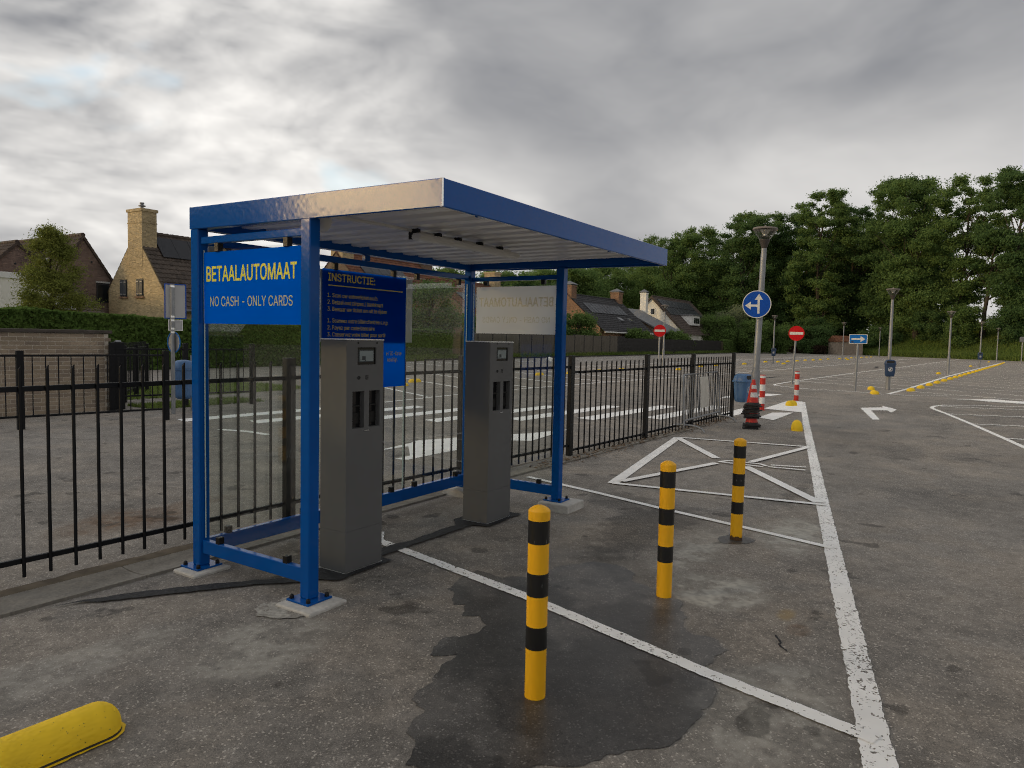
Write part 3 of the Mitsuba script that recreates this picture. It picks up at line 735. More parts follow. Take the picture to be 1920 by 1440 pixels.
# ================================================================== the two pay machines
def machine(x0, x1, y0, y1, H, label):
    M = thing('pay_machine', label, 'pay machine', 'payment machines in the shelter')
    w = x1 - x0
    zc = 0.29
    def man(m):
        return m3.Manifold(m3.Mesh(np.asarray(m.vertices, np.float32), np.asarray(m.faces, np.uint32)))
    body = man(box(x0, x1, y0, y1, zc + 0.0004, H - 0.006, 0.0015))
    cuts = [(0.10, 0.278, 1.415, 1.532), (0.055, 0.165, 0.986, 1.236), (0.212, 0.318, 0.986, 1.236)]
    for a, b, c, d in cuts:
        body = body - man(box(x0 + a, x0 + b, y0 - 0.05, y0 + 0.045, c, d))
    part(M, 'cabinet', body, 'machine_grey')
    part(M, 'plinth', box(x0, x1, y0, y1, 0.014, zc - 0.0004, 0.0015), 'machine_grey')
    part(M, 'base_frame', box(x0 - 0.004, x1 + 0.004, y0 - 0.004, y1 + 0.004, 0.0, 0.0125, 0.002), 'steel_bright')
    part(M, 'lid', box(x0 - 0.003, x1 + 0.003, y0 - 0.003, y1 + 0.003, H - 0.005, H + 0.003, 0.002), 'lid_white')
    s = part(M, 'screen', box(x0 + 0.101, x0 + 0.277, y0 + 0.010, y0 + 0.030, 1.416, 1.531, 0.001), 'black_gloss')
    part(s, 'display', box(x0 + 0.118, x0 + 0.262, y0 + 0.0085, y0 + 0.0102, 1.432, 1.516), 'screen_dark')
    part(s, 'picture', cat(box(x0 + 0.128, x0 + 0.258, y0 + 0.0072, y0 + 0.0084, 1.472, 1.508), box(x0 + 0.185, x0 + 0.258, y0 + 0.0072, y0 + 0.0084, 1.438, 1.472),
                           box(x0 + 0.128, x0 + 0.150, y0 + 0.0072, y0 + 0.0084, 1.448, 1.472), box(x0 + 0.128, x0 + 0.176, y0 + 0.0072, y0 + 0.0084, 1.438, 1.446)), 'screen_glow')
    for a, b in ((0.056, 0.164), (0.213, 0.317)):
        r = part(M, 'reader', box(x0 + a, x0 + b, y0 + 0.040, y0 + 0.044, 0.987, 1.235), 'black_gloss')
        part(r, 'slot', cat(box(x0 + a + 0.02, x0 + b - 0.02, y0 + 0.015, y0 + 0.040, 1.13, 1.142, 0.002), box(x0 + a + 0.012, x0 + b - 0.012, y0 + 0.030, y0 + 0.040, 1.01, 1.09, 0.003)), 'black_plastic')
    part(M, 'button', frame_y(moved(lathe([(0.004, 0), (0.012, 0), (0.012, 0.004), (0.009, 0.005), (0.009, 0.003), (0.004, 0.002)], 18), (x0 + 0.112, 1.327, 0)), y0), 'black_plastic')
    part(M, 'speaker_grille', cat(*[frame_y(moved(rod((0, 0, 0), (0, 0, 0.0015), 0.0022, n=6), (x0 + 0.175 + 0.0062 * i, 1.316 + 0.0062 * j, 0)), y0) for i in range(5) for j in range(5)]), 'black_plastic')
    part(M, 'handle', box(x0 + 0.166, x0 + 0.212, y0 - 0.006, y0, 0.962, 0.968, 0.002), 'steel_bright')
    for u in (0.105, 0.285):
        part(M, 'screw', frame_y(moved(rod((0, 0, 0), (0, 0, 0.002), 0.0075, n=10), (x0 + u, 1.562, 0)), y0), 'black_plastic')
    return M


machine(3.390, 3.742, 3.470, 3.715, 1.585, 'grey pay machine nearest the BETAALAUTOMAAT sign')
machine(5.030, 5.392, 3.450, 3.710, 1.580, 'grey pay machine standing by the right end of the shelter')

# ================================================================== bollards
def bollard(x, y, H, label, rusty=False, lean=0.0):
    K = thing('bollard', label, 'bollard', 'yellow and black bollards')
    r = 0.0475
    s = H / 0.875
    to = T().translate((x, y, 0)).rotate((0.54, -0.84, 0), lean)
    part(K, 'tube', lathe([(r, -0.05), (r, 0.81 * s), (0, 0.81 * s)], 36), 'bollard_yellow', 40, to)
    part(K, 'cap', lathe([(r, 0.8102 * s), (r + 0.0018, 0.8102 * s), (r + 0.0018, 0.850 * s), (r + 0.0005, 0.853 * s), (r * 0.9, 0.8585 * s), (r * 0.6, 0.868 * s), (r * 0.3, 0.8735 * s), (0, H)], 36), 'bollard_yellow', 25, to)
    for a, b in ((0.23, 0.332), (0.47, 0.573), (0.707, 0.81)):
        part(K, 'black_band', lathe([(r, a * s), (r + 0.0012, a * s), (r + 0.0012, b * s), (r, b * s)], 36), 'bollard_black', 30, to)
    if rusty:
        ang = np.linspace(0, 2 * np.pi, 37)
        top = 0.028 + 0.026 * (meshkit.fbm(np.column_stack([np.cos(ang) * 2.3 + 5, np.sin(ang) * 2.3 + 3, ang * 0]), 4, 4) - 0.3) * 2
        vs = np.vstack([np.column_stack([np.cos(ang) * (r + .001), np.sin(ang) * (r + .001), ang * 0]), np.column_stack([np.cos(ang) * (r + .001), np.sin(ang) * (r + .001), top])])
        fs = np.array([[[i, i + 1, i + 38], [i, i + 38, i + 37]] for i in range(36)]).reshape(-1, 3)
        part(K, 'flaked_foot', (vs, fs), 'bollard_rusty', False, to)
    return K


bollard(2.73, 1.59, 0.88, 'nearest yellow and black bollard, standing in the damp patch', lean=0.2)
bollard(4.30, 1.575, 0.87, 'middle yellow and black bollard, at the edge of the damp patch', lean=-0.2)
bollard(5.91, 1.565, 0.845, 'farthest yellow and black bollard, with flaked rusty foot', rusty=True, lean=0.5)

# ================================================================== black bar fence along the gutter
FE = thing('bar_fence', 'long black steel bar fence with pointed bars behind the shelter', 'fence')
FP = [(-3.0, 5.12), (-0.7, 5.04), (1.72, 4.965), (4.12, 4.90), (6.42, 4.77), (8.72, 4.625), (11.13, 4.50), (13.20, 4.42), (15.65, 4.35)]


def bar_mesh(h, r=0.0112, n=8):
    """A round bar with a slanted top cut."""
    m = rod((0, 0, 0), (0, 0, h), r, n=n)
    v = m.vertices.copy()
    top = v[:, 2] > h - 1e-6
    v[top, 2] += v[top, 0] * 1.3
    return trimesh.Trimesh(v, m.faces, process=False)


bar_s = S(bar_mesh(1.315), 'fence_black', smooth=50)
for i, (x, y) in enumerate(FP):
    dz = 0.0 if x <= 8.75 else -0.055
    w, d = (0.05, 0.03) if x < 8 else (0.052, 0.03)
    part(FE, 'post', box(x - w, x + w, y - d, y + d, -0.02, 1.405 + (0.0 if x < 8 else -0.01), 0.004), 'fence_black')
for i in range(len(FP) - 1):
    a, b = np.array(FP[i]), np.array(FP[i + 1])
    L = np.linalg.norm(b - a)
    t = (b - a) / L
    ang = math.degrees(math.atan2(t[1], t[0]))
    dz = 0.0 if a[0] < 8.7 else -0.075 if a[0] < 11 else -0.06
    for z in (1.235, 0.155):
        m = box(0.052, L - 0.052, -0.013, 0.013, z - 0.017, z + 0.017, 0.003)
        part(FE, 'rail', m, 'fence_black', to_world=at(a[0], a[1], dz, ang))
    n = int(round((L - 0.104) / 0.15)) - 1
    for j in range(n):
        s = 0.052 + (L - 0.104) * (j + 1) / (n + 1)
        p = a + t * s + np.array([t[1], -t[0]]) * 0.0225
        put(FE, 'bar', bar_s, at(p[0], p[1], 0.055 + dz, ang))

# ------------------------------------------------------------------ lower fences on the far side of the exit road
def rail_fence(name, label, a, b, posts, top, bottom, pitch, pointed=False, dz=0.0, zext=0.06):
    F = thing(name, label, 'fence')
    a, b = np.array(a, float), np.array(b, float)
    L = np.linalg.norm(b - a)
    t = (b - a) / L
    ang = math.degrees(math.atan2(t[1], t[0]))
    for s in posts:
        p = a + t * s
        part(F, 'post', box(-0.05, 0.05, -0.04, 0.04, -0.02, top + zext, 0.004), 'fence_black', to_world=at(p[0], p[1], dz, ang))
    for z in (top - 0.018, bottom):
        part(F, 'rail', box(0, L, -0.014, 0.014, z - 0.017, z + 0.017, 0.003), 'fence_black', to_world=at(a[0], a[1], dz, ang))
    bs = S(rod((0, 0, bottom - (0.09 if pointed else 0)), (0, 0, top + (0.12 if pointed else -0.03)), 0.009, n=6), 'fence_black', smooth=50)
    for j in range(1, int(L / pitch)):
        p = a + t * (j * pitch)
        put(F, 'bar', bs, at(p[0], p[1], dz, ang))
    return F


rail_fence('rail_fence', 'low black railing with closed top rail in front of the brick wall', (1.0, 13.38), (7.52, 12.21), (0.05, 2.2, 4.38, 6.60), 1.185, 0.20, 0.182)
rail_fence('rail_fence', 'black railing beside the blue litter bin, set behind the low railing', (7.60, 14.30), (10.47, 13.62), (0.05, 1.45, 2.90), 1.24, 0.28, 0.15, zext=0.11)
rail_fence('rail_fence', 'farther black railing running back from the end of the brick wall', (7.75, 14.55), (10.6, 18.1), (0.05, 1.5, 3.0, 4.5), 1.20, 0.24, 0.15, True)
G1 = thing('gate_box', 'dark steel gate housing at the end of the brick wall', 'gate')
part(G1, 'housing', box(-0.10, 0.10, -0.09, 0.09, 0.02, 1.36, 0.008), 'fence_black', to_world=at(7.80, 14.34, 0, -12))
part(G1, 'cap', lathe([(0.0, 1.40), (0.05, 1.395), (0.06, 1.36), (0, 1.36)], 12), 'galvanised', to_world=at(7.80, 14.34))

# ================================================================== brick wall on the left
W = thing('brick_wall', 'brown brick wall with dark coping in front of the hedge', 'wall')
wa, wb = np.array([5.86, 14.60]), np.array([7.66, 14.42])
wt = (wb - wa) / np.linalg.norm(wb - wa)
wang = math.atan2(wt[1], wt[0])
wn = np.array([wt[1], -wt[0]])                                   # towards the camera
wo = wb - wt * 2.55
LW = 2.55
part(W, 'core', box(0, LW - 0.004, 0.005, 1.6, 0, 1.515), 'mortar', to_world=at(wo[0], wo[1], 0, math.degrees(wang)))
part(W, 'coping', box(-0.02, LW + 0.055, -0.045, 1.65, 1.52, 1.585, 0.008), 'coping', to_world=at(wo[0], wo[1], 0, math.degrees(wang)))
rb = np.random.default_rng(11)
bricks = [[S(box(0, l, 0, 0.09, 0, 0.0655, 0.003), f'wall_brick_{v}') for v in range(3)] for l in (0.238, 0.115)]
course, bl = 0.0757, 0.248
for r in range(20):
    z = 0.006 + r * course
    x = -(0.5 * bl if r % 2 else 0.0)
    while x < LW - 0.02:
        l = 0.238
        if x + l > LW:
            l = LW - x
        v = int(rb.integers(3))
        o = wo + wt * x + wn * (0.0 + rb.uniform(-0.0015, 0.0025))
        if l > 0.2:
            if x > -0.2:
                put(W, 'brick', bricks[0][v], at(o[0], o[1], z, math.degrees(wang)))
        elif l > 0.06:
            put(W, 'brick', bricks[1][v], at(o[0], o[1], z, math.degrees(wang)))
        x += bl

# ================================================================== hedges
def leaf_cloud(centers, normals, size, rng, spread=1.1, aspect=0.6, single=False):
    """Small folded leaves (two triangles each) at the centres, roughly facing the normals."""
    n = len(centers)
    nn = normals + rng.normal(size=(n, 3)) * spread
    nn /= np.linalg.norm(nn, axis=1, keepdims=True) + 1e-9
    u = np.cross(nn, rng.normal(size=(n, 3)))
    u /= np.linalg.norm(u, axis=1, keepdims=True) + 1e-9
    w = np.cross(nn, u)
    s = size * rng.uniform(0.6, 1.35, (n, 1))
    if single:                                                     # far trees: one triangle each
        v = np.stack([centers - u * s, centers + w * s * aspect * 1.2, centers + u * s * 0.9 - w * s * aspect * 0.5], 1).reshape(-1, 3)
        return trimesh.Trimesh(v, np.arange(3 * n).reshape(-1, 3), process=False)
    v = np.stack([centers - u * s, centers + w * s * aspect + nn * s * 0.15, centers + u * s, centers - w * s * aspect + nn * s * 0.15], 1).reshape(-1, 3)
    i = np.arange(n)[:, None] * 4
    f = np.concatenate([i + [0, 1, 2], i + [0, 2, 3]], 0)
    return trimesh.Trimesh(v, f, process=False)


def hedge(name, label, pts, heights, thick, n, leaf, mat_='leaf_hedge', seed=1, z0=0.0, bump=0.16):
    """A clipped hedge along the polyline pts: leaves on a bumpy box, dark twigs inside."""
    rg = np.random.default_rng(seed)
    H = thing(name, label, 'hedge')
    pts = np.array(pts, float)
    seg = np.linalg.norm(np.diff(pts, axis=0), axis=1)
    cum = np.r_[0, np.cumsum(seg)]
    s = rg.uniform(0, cum[-1], n)
    P = np.column_stack([np.interp(s, cum, pts[:, k]) for k in (0, 1)])
    hh = np.interp(s, cum, heights)
    i = np.clip(np.searchsorted(cum, s) - 1, 0, len(seg) - 1)
    t = np.diff(pts, axis=0)[i] / seg[i][:, None]
    nrm = np.column_stack([t[:, 1], -t[:, 0]])
    nrm *= np.where(nrm[:, 1:] > 0, -1, 1)                       # front side looks to -y
    top = rg.random(n) < thick / (thick + hh * 1.15)
    zz = np.where(top, hh, z0 + (hh - z0) * rg.random(n) ** 0.9)
    off = np.where(top, rg.uniform(-0.5, 0.5, n) * thick, thick / 2)
    b = meshkit.fbm(np.column_stack([s * 1.1, zz * 1.3, off]), 4, seed) - 0.5
    dep = rg.random(n) ** 1.5 * 0.16
    C = np.column_stack([P + nrm * (off + np.where(top, 0, 2 * bump * b - dep))[:, None], zz + np.where(top, 2 * bump * b - dep * 0.7, 0)])
    N = np.where(top[:, None], [0, 0, 1.0], np.column_stack([nrm, np.full(n, 0.35)]))
    part(H, 'leaves', leaf_cloud(C, N, leaf, rg, 0.8), mat_)
    cores = []
    for k in range(len(seg)):
        a, b2 = pts[k], pts[k + 1]
        tt = (b2 - a) / seg[k]
        m = box(0, seg[k], -thick / 2 + 0.14, thick / 2 - 0.14, z0, min(heights[k], heights[k + 1]) - 0.22)
        m.apply_transform(trimesh.transformations.rotation_matrix(math.atan2(tt[1], tt[0]), (0, 0, 1)))
        m.apply_translation((a[0], a[1], 0))
        cores.append(m)
    part(H, 'twigs', cat(*cores), 'hedge_core')
    return H


hedge('hedge', 'clipped green hedge running behind the brick wall and the shelter', [(4.0, 28.6), (12.5, 28.4), (18.0, 28.3), (26.0, 28.8)], [2.20, 2.24, 2.02, 1.98], 1.1, 50000, 0.085, seed=3)
hedge('hedge', 'dark green hedge behind the right half of the shelter', [(26.3, 29.0), (33.0, 31.4), (40.5, 31.6)], [1.98, 2.02, 2.0], 1.1, 30000, 0.09, seed=4)

# ================================================================== houses
def pantiles(name, parent, e0, e1, r1, r0, mat_, course=0.33, wave=0.24, amp=0.022, step=0.035, flare=0.0, lines=True):
    """A tiled slope: eave e0->e1, ridge r0->r1; overlapping courses, each tile a roll. One mesh of all its tiles."""
    e0, e1, r0, r1 = (np.array(q, float) for q in (e0, e1, r0, r1))
    L, D = np.linalg.norm(e1 - e0), np.linalg.norm(r0 - e0)
    nc = max(2, int(D / course))
    nw = max(1, int(L / wave))
    us = np.linspace(0, 1, nw * 4 + 1) if wave < 5 else np.linspace(0, 1, 2)
    nrm = np.cross(e1 - e0, r0 - e0)
    nrm /= np.linalg.norm(nrm)
    nrm *= np.sign(nrm[2])
    vs = []
    for c in range(nc):
        for f, h in ((0.0, step), (1.0, 0.0)):
            v = (c + f) / nc
            base = (e0 * (1 - v) + r0 * v)[None] * (1 - us[:, None]) + (e1 * (1 - v) + r1 * v)[None] * us[:, None]
            hh = h + (amp * np.sin(us * nw * 2 * np.pi) if wave < 5 else 0) + 0.02
            fl = flare * np.clip((0.35 - v) / 0.35, 0, 1) ** 2
            vs.append(base + nrm * np.broadcast_to(hh, us.shape)[:, None] + np.array([0, 0, 1.0]) * fl)
    vs = np.concatenate(vs)
    m = len(us)
    fs = []
    ii = np.arange(m - 1)
    for r in range(2 * nc - 1):
        a, b = r * m + ii, (r + 1) * m + ii
        fs += [np.column_stack([a, a + 1, b + 1]), np.column_stack([a, b + 1, b])]
    k = part(parent, name, (vs, np.concatenate(fs)), mat_, kind='stuff' if lines else None)
    return k


def gable_house(key, label, x0, x1, yn, yf, yr, ze, zr_, wall, tile, over=0.25, course=0.33, wave=0.24, zef=None, ov=0.05):
    """Ridge along x. Gable at x0 seen from the car park; near eave at yn, far eave at yf, ridge at yr."""
    Hh = thing(key, label, 'house')
    zef = ze if zef is None else zef
    poly = [(yn, -0.1), (yf, -0.1), (yf, zef), (yr, zr_), (yn, ze)]
    m = prism(Polygon(poly), x1 - x0)
    v = m.vertices
    m = trimesh.Trimesh(np.column_stack([x0 + v[:, 2], v[:, 0], v[:, 1]]), m.faces, process=False)
    part(Hh, 'wall', m, wall)
    k1 = (zr_ - ze) / (yr - yn)
    R_ = pantiles('roof', Hh, (x0 - ov, yn - over, ze - over * k1 + 0.06), (x1 + 0.1, yn - over, ze - over * k1 + 0.06), (x1 + 0.1, yr, zr_ + 0.06), (x0 - ov, yr, zr_ + 0.06), tile, course, wave)
    k2 = (zr_ - zef) / (yf - yr)
    pantiles('roof', Hh, (x0 - ov, yf + over, zef - over * k2 + 0.06), (x1 + 0.1, yf + over, zef - over * k2 + 0.06), (x1 + 0.1, yr, zr_ + 0.06), (x0 - ov, yr, zr_ + 0.06), tile, course, wave)
    n = int((x1 - x0) / 0.33)
    caps = [rod((x0 + 0.33 * i, yr, zr_ + 0.07), (x0 + 0.33 * i + 0.36, yr, zr_ + 0.09), 0.115, 0.13, 8) for i in range(n)]
    part(Hh, 'ridge_tiles', cat(*caps), tile, 40, kind='stuff')
    return Hh, R_


def chimney(parent, x0, x1, y0, y1, z0, z1, wall, pot=None, hood=None):
    c = part(parent, 'chimney', box(x0, x1, y0, y1, z0, z1), wall)
    part(c, 'crown', cat(box(x0 - 0.06, x1 + 0.06, y0 - 0.06, y1 + 0.06, z1 - 0.10, z1 + 0.06), box(x0 - 0.025, x1 + 0.025, y0 - 0.025, y1 + 0.025, z1 - 0.75, z1 - 0.70)), wall)
    cx, cy = (x0 + x1) / 2, (y0 + y1) / 2
    if pot:
        part(c, 'flue', cat(rod((cx, cy, z1 + 0.06), (cx, cy, z1 + 0.40), 0.09, n=10), rod((cx, cy, z1 + 0.26), (cx, cy, z1 + 0.32), 0.19, n=10), rod((cx, cy, z1 + 0.40), (cx, cy, z1 + 0.48), 0.12, n=10)), 'zinc')
    if hood:
        w = (x1 - x0) / 2 + 0.14
        pts = [(cx + a * w, cy + b * w, z1 + 0.16) for a in (-1, 1) for b in (-1, 1)] + [(cx + a * w, cy + b * w, z1 + 0.20) for a in (-1, 1) for b in (-1, 1)] + [(cx, cy, z1 + 0.62)]
        part(c, 'hood', cat(trimesh.convex.convex_hull(np.array(pts)), box(x0 + 0.1, x1 - 0.1, y0 + 0.1, y1 - 0.1, z1 + 0.06, z1 + 0.2)), 'zinc')
    return c


def slope_panels(parent, origin, ux, uy, nx, ny, w, h, gap, mat_):
    """Solar panels lying on a slope: ux along the eave, uy up the slope."""
    ux, uy = np.array(ux, float), np.array(uy, float)
    n = np.cross(ux, uy)
    n *= np.sign(n[2]) / np.linalg.norm(n)
    for i in range(nx):
        for j in range(ny):
            o = np.array(origin, float) + ux * (w + gap) * i + uy * (h + gap) * j + n * 0.12
            p = [o, o + ux * w, o + ux * w + uy * h, o + uy * h]
            part(parent, 'solar_panel', trimesh.convex.convex_hull(np.array(p + [q + n * 0.04 for q in p])), mat_)


# the yellow brick house with the tall chimney
Y, YR = gable_house('house', 'yellow brick house with tall chimney and two shuttered gable windows', 23.21, 34.0, 37.9, 43.6, 40.72, 3.72, 7.12, 'brick_yellow', 'tile_brown', 0.9, 0.34, 0.25, zef=3.95, ov=-0.03)
chimney(Y, 23.19, 24.08, 39.98, 41.42, 5.2, 8.42, 'brick_yellow', pot=True)
dy, dz_ = 2.82, 3.40
sl = np.array([0, dy, dz_]) / math.hypot(dy, dz_)
slope_panels(YR, np.array([24.15, 39.55, 3.72 + (39.55 - 37.9) * dz_ / dy]) , (1, 0, 0), sl, 4, 1, 1.02, 1.55, 0.02, 'solar')
for y in (41.92, 40.24):
    wd = part(Y, 'window', box(23.165, 23.21, y - 0.33, y + 0.33, 3.50, 4.50), 'frame_dark')
    for s in (-1, 1):
        part(wd, 'shutter', box(23.13, 23.165, y + s * 0.16 - 0.145, y + s * 0.16 + 0.145, 3.56, 4.44, 0.008), 'shutter')
    part(wd, 'sill', box(23.11, 23.21, y - 0.43, y + 0.43, 3.40, 3.50), 'brick_red')
    part(wd, 'hinge', cat(*[box(23.12, 23.13, y + s * 0.17 - 0.13, y + s * 0.17 + 0.13, z, z + 0.045) for s in (-1, 1) for z in (3.62, 4.32)]), 'alu')
part(Y, 'gutter', rod((23.3, 36.98, 2.72), (34, 36.98, 2.70), 0.07, n=8), 'zinc')


def cross_house(key, label, x0, x1, yg, yb, xr, ze, zt, wall, tile, rooflights=(), zel=None, seed=0):
    """Ridge along y, gable at yg towards the car park."""
    Hh = thing(key, label, 'house')
    zel = ze if zel is None else zel
    m = prism(Polygon([(x0, -0.1), (x1, -0.1), (x1, ze), (xr, zt), (x0, zel)]), yb - yg)
    v = m.vertices
    m = trimesh.Trimesh(np.column_stack([v[:, 0], yb - v[:, 2], v[:, 1]]), m.faces, process=False)
    m.fix_normals()
    part(Hh, 'wall', m, wall)
    kl, kr = (zt - zel) / (xr - x0), (zt - ze) / (x1 - xr)
    o = 0.3
    R1 = pantiles('roof', Hh, (x0 - o, yg - 0.12, zel - o * kl + 0.07), (x0 - o, yb, zel - o * kl + 0.07), (xr, yb, zt + 0.07), (xr, yg - 0.12, zt + 0.07), tile)
    pantiles('roof', Hh, (x1 + o, yg - 0.12, ze - o * kr + 0.07), (x1 + o, yb, ze - o * kr + 0.07), (xr, yb, zt + 0.07), (xr, yg - 0.12, zt + 0.07), tile)
    part(Hh, 'verge_board', cat(*[trimesh.convex.convex_hull(np.array([(a, yg - 0.14, za - 0.1), (a, yg - 0.02, za - 0.1), (b, yg - 0.14, zb - 0.1), (b, yg - 0.02, zb - 0.1), (a, yg - 0.14, za + 0.12), (a, yg - 0.02, za + 0.12), (b, yg - 0.14, zb + 0.12), (b, yg - 0.02, zb + 0.12)]))
                                  for a, za, b, zb in ((x0 - o, zel - o * kl, xr, zt), (xr, zt, x1 + o, ze - o * kr))]), tile)
    part(Hh, 'ridge_tiles', cat(*[rod((xr, yg - 0.1 + 0.33 * i, zt + 0.08), (xr, yg + 0.26 + 0.33 * i, zt + 0.1), 0.13, 0.115, 8) for i in range(int((yb - yg) / 0.33))]), tile, 40, kind='stuff')
    sl = np.array([xr - x0, 0, zt - zel])
    sl = sl / np.linalg.norm(sl)
    n = np.array([-sl[2], 0, sl[0]])
    for (yy, f, w, h) in rooflights:
        c = np.array([x0, yy, zel]) + sl * f * np.linalg.norm([xr - x0, zt - zel]) + n * 0.13
        p = [c + np.array([0, w / 2 * s, 0]) + sl * h / 2 * q for s in (-1, 1) for q in (-1, 1)]
        wd = part(Hh, 'roof_window', trimesh.convex.convex_hull(np.array(p + [q + n * 0.07 for q in p])), 'zinc')
        p = [c + n * 0.072 + np.array([0, (w / 2 - 0.07) * s, 0]) + sl * (h / 2 - 0.07) * q for s in (-1, 1) for q in (-1, 1)]
        part(wd, 'pane', trimesh.convex.convex_hull(np.array(p + [q + n * 0.01 for q in p])), 'solar_grey')
    return Hh


H2 = cross_house('house', 'brown brick house with dark window, between the birch and the yellow house', 19.9, 23.75, 44.0, 54.0, 21.95, 4.3, 6.95, 'brick_brown', 'tile_umber', ((46.2, 0.82, 0.8, 1.0), (45.9, 0.45, 0.8, 1.1), (47.5, 0.2, 0.9, 1.4)), zel=3.6)
wd = part(H2, 'window', box(22.70, 23.42, 43.93, 44.0, 3.17, 4.32), 'frame_dark')
part(wd, 'pane', box(22.76, 23.36, 43.915, 43.93, 3.24, 4.22), 'window_dark')
part(wd, 'lintel', box(22.66, 23.46, 43.90, 43.998, 4.325, 4.42), 'sign_grey')
part(H2, 'vent', rod((22.45, 43.96, 5.52), (22.45, 44.0, 5.52), 0.06, n=8), 'frame_dark')
H1 = cross_house('house', 'brown brick house at the left edge of the picture, half behind the birch', 18.1, 22.2, 48.0, 58.0, 20.2, 5.0, 6.55, 'brick_brown', 'tile_umber', ((50.0, 0.55, 0.8, 0.9),), zel=4.4)
part(H1, 'vent', rod((20.1, 47.95, 5.35), (20.1, 48.0, 5.35), 0.06, n=8), 'frame_dark')
AN = thing('annex', 'white flat roofed annex with sloping grey roof light at the left edge', 'building')
part(AN, 'wall', box(12.8, 18.6, 41.0, 46.0, 0, 4.05), 'white_render')
part(AN, 'fascia', box(12.7, 18.75, 40.9, 46.0, 4.05, 4.35, 0.01), 'white_paint')
lean = np.array([(18.3, 39.6, 2.1), (21.2, 39.6, 2.1), (21.2, 43.9, 4.3), (18.3, 43.9, 4.3)], float)
pantiles('roof', AN, lean[0], lean[1], lean[2], lean[3], 'tile_umber')
slope_panels(AN, (18.9, 40.2, 2.47), (1, 0, 0), np.array([0, 4.3, 2.2]) / math.hypot(4.3, 2.2), 1, 1, 0.75, 1.9, 0, 'sign_grey')
one('post_frame', 'pale timber pergola frame at the left edge above the hedge', 'pergola', cat(box(12.55, 12.67, 32.5, 32.62, 0, 3.35), box(9.9, 12.75, 32.47, 32.60, 3.35, 3.50)), 'sign_back_print')

# house with the red tiled ridge seen between the shelter rails
M, MR = gable_house('house', 'red tiled house seen between the rails of the shelter', 43.6, 55.8, 41.5, 50.5, 46.0, 4.2, 8.45, 'brick_dim', 'tile_red', 0.4, 0.34, 0.25)
chimney(M, 43.7, 45.0, 45.3, 46.7, 6.5, 8.95, 'brick_yellow')
chimney(M, 54.4, 55.7, 45.3, 46.7, 6.5, 8.60, 'brick_dim')
slm = np.array([0, 4.5, 4.25]) / math.hypot(4.5, 4.25)
slope_panels(MR, np.array([45.2, 42.6, 4.2 + 1.1 * 4.25 / 4.5]), (1, 0, 0), slm, 5, 2, 1.05, 1.7, 0.03, 'solar')
N, NR = gable_house('house', 'brick house with grey panels behind the back right post of the shelter', 48.9, 60.0, 34.6, 43.0, 40.2, 2.9, 6.55, 'brick_dim', 'tile_red', 0.4, 0.34, 0.25, zef=4.5)
sln = np.array([0, 5.6, 3.65]) / math.hypot(5.6, 3.65)
slope_panels(NR, np.array([50.3, 35.2, 2.9 + 0.6 * 3.65 / 5.6]), (1, 0, 0), sln, 6, 2, 1.05, 1.9, 0.03, 'solar_grey')
chimney(N, 58.2, 59.3, 39.6, 40.8, 5.0, 7.9, 'brick_yellow')

# the dark roofed house with two hooded chimneys
O, OR = gable_house('house', 'brick house with black tiled roof, ten solar panels and two hooded chimneys', 73.7, 88.3, 35.6, 44.6, 40.0, 2.95, 6.75, 'brick_red', 'tile_black', 0.55, 0.36, 9.0)
chimney(O, 73.75, 75.0, 39.4, 40.6, 5.5, 7.75, 'brick_red', hood=True)
chimney(O, 86.9, 88.1, 39.4, 40.6, 5.5, 7.75, 'brick_red', hood=True)
slo = np.array([0, 4.4, 3.8]) / math.hypot(4.4, 3.8)
slope_panels(OR, np.array([75.4, 37.55, 2.95 + 1.95 * 3.8 / 4.4]), (1, 0, 0), slo, 10, 1, 0.94, 1.75, 0.09, 'solar_grey')
for x in (81.2, 84.2):
    b0 = np.array([x, 36.55, 2.95 + 0.95 * 3.8 / 4.4])
    q = [b0, b0 + np.array([1.0, 0, 0]), b0 + np.array([1.0, 0, 0]) + slo * 0.75, b0 + slo * 0.75]
    nn = np.cross((1, 0, 0), slo)
    wd = part(OR, 'roof_window', trimesh.convex.convex_hull(np.array([a + nn * 0.05 for a in q] + [a + nn * (0.28 if i < 2 else 0.14) for i, a in enumerate(q)])), 'zinc')
    part(wd, 'pane', trimesh.convex.convex_hull(np.array([a + slo * (0.06 if i < 2 else -0.06) + np.array([0.07 if i in (0, 3) else -0.07, 0, 0]) + nn * ((0.285 if i < 2 else 0.15) + e) for e in (0, 0.01) for i, a in enumerate(q)])), 'window_dark')
part(O, 'gutter', rod((73.8, 35.0, 2.46), (88.2, 35.0, 2.44), 0.08, n=8), 'white_paint')
LN = thing('annex', 'brown brick lean-to with grey roof against the white house', 'building')
m = prism(Polygon([(34.6, 0), (40.5, 0), (40.5, 5.6), (34.6, 2.75)]), 6.5)
v = m.vertices
part(LN, 'wall', trimesh.Trimesh(np.column_stack([90.2 + v[:, 2], v[:, 0], v[:, 1]]), m.faces, process=False), 'brick_dim')
part(LN, 'roof', trimesh.convex.convex_hull(np.array([(x, y, z + e) for x in (89.9, 97.4) for y, z in ((34.2, 2.62), (40.8, 5.85)) for e in (0, 0.18)])), 'zinc')
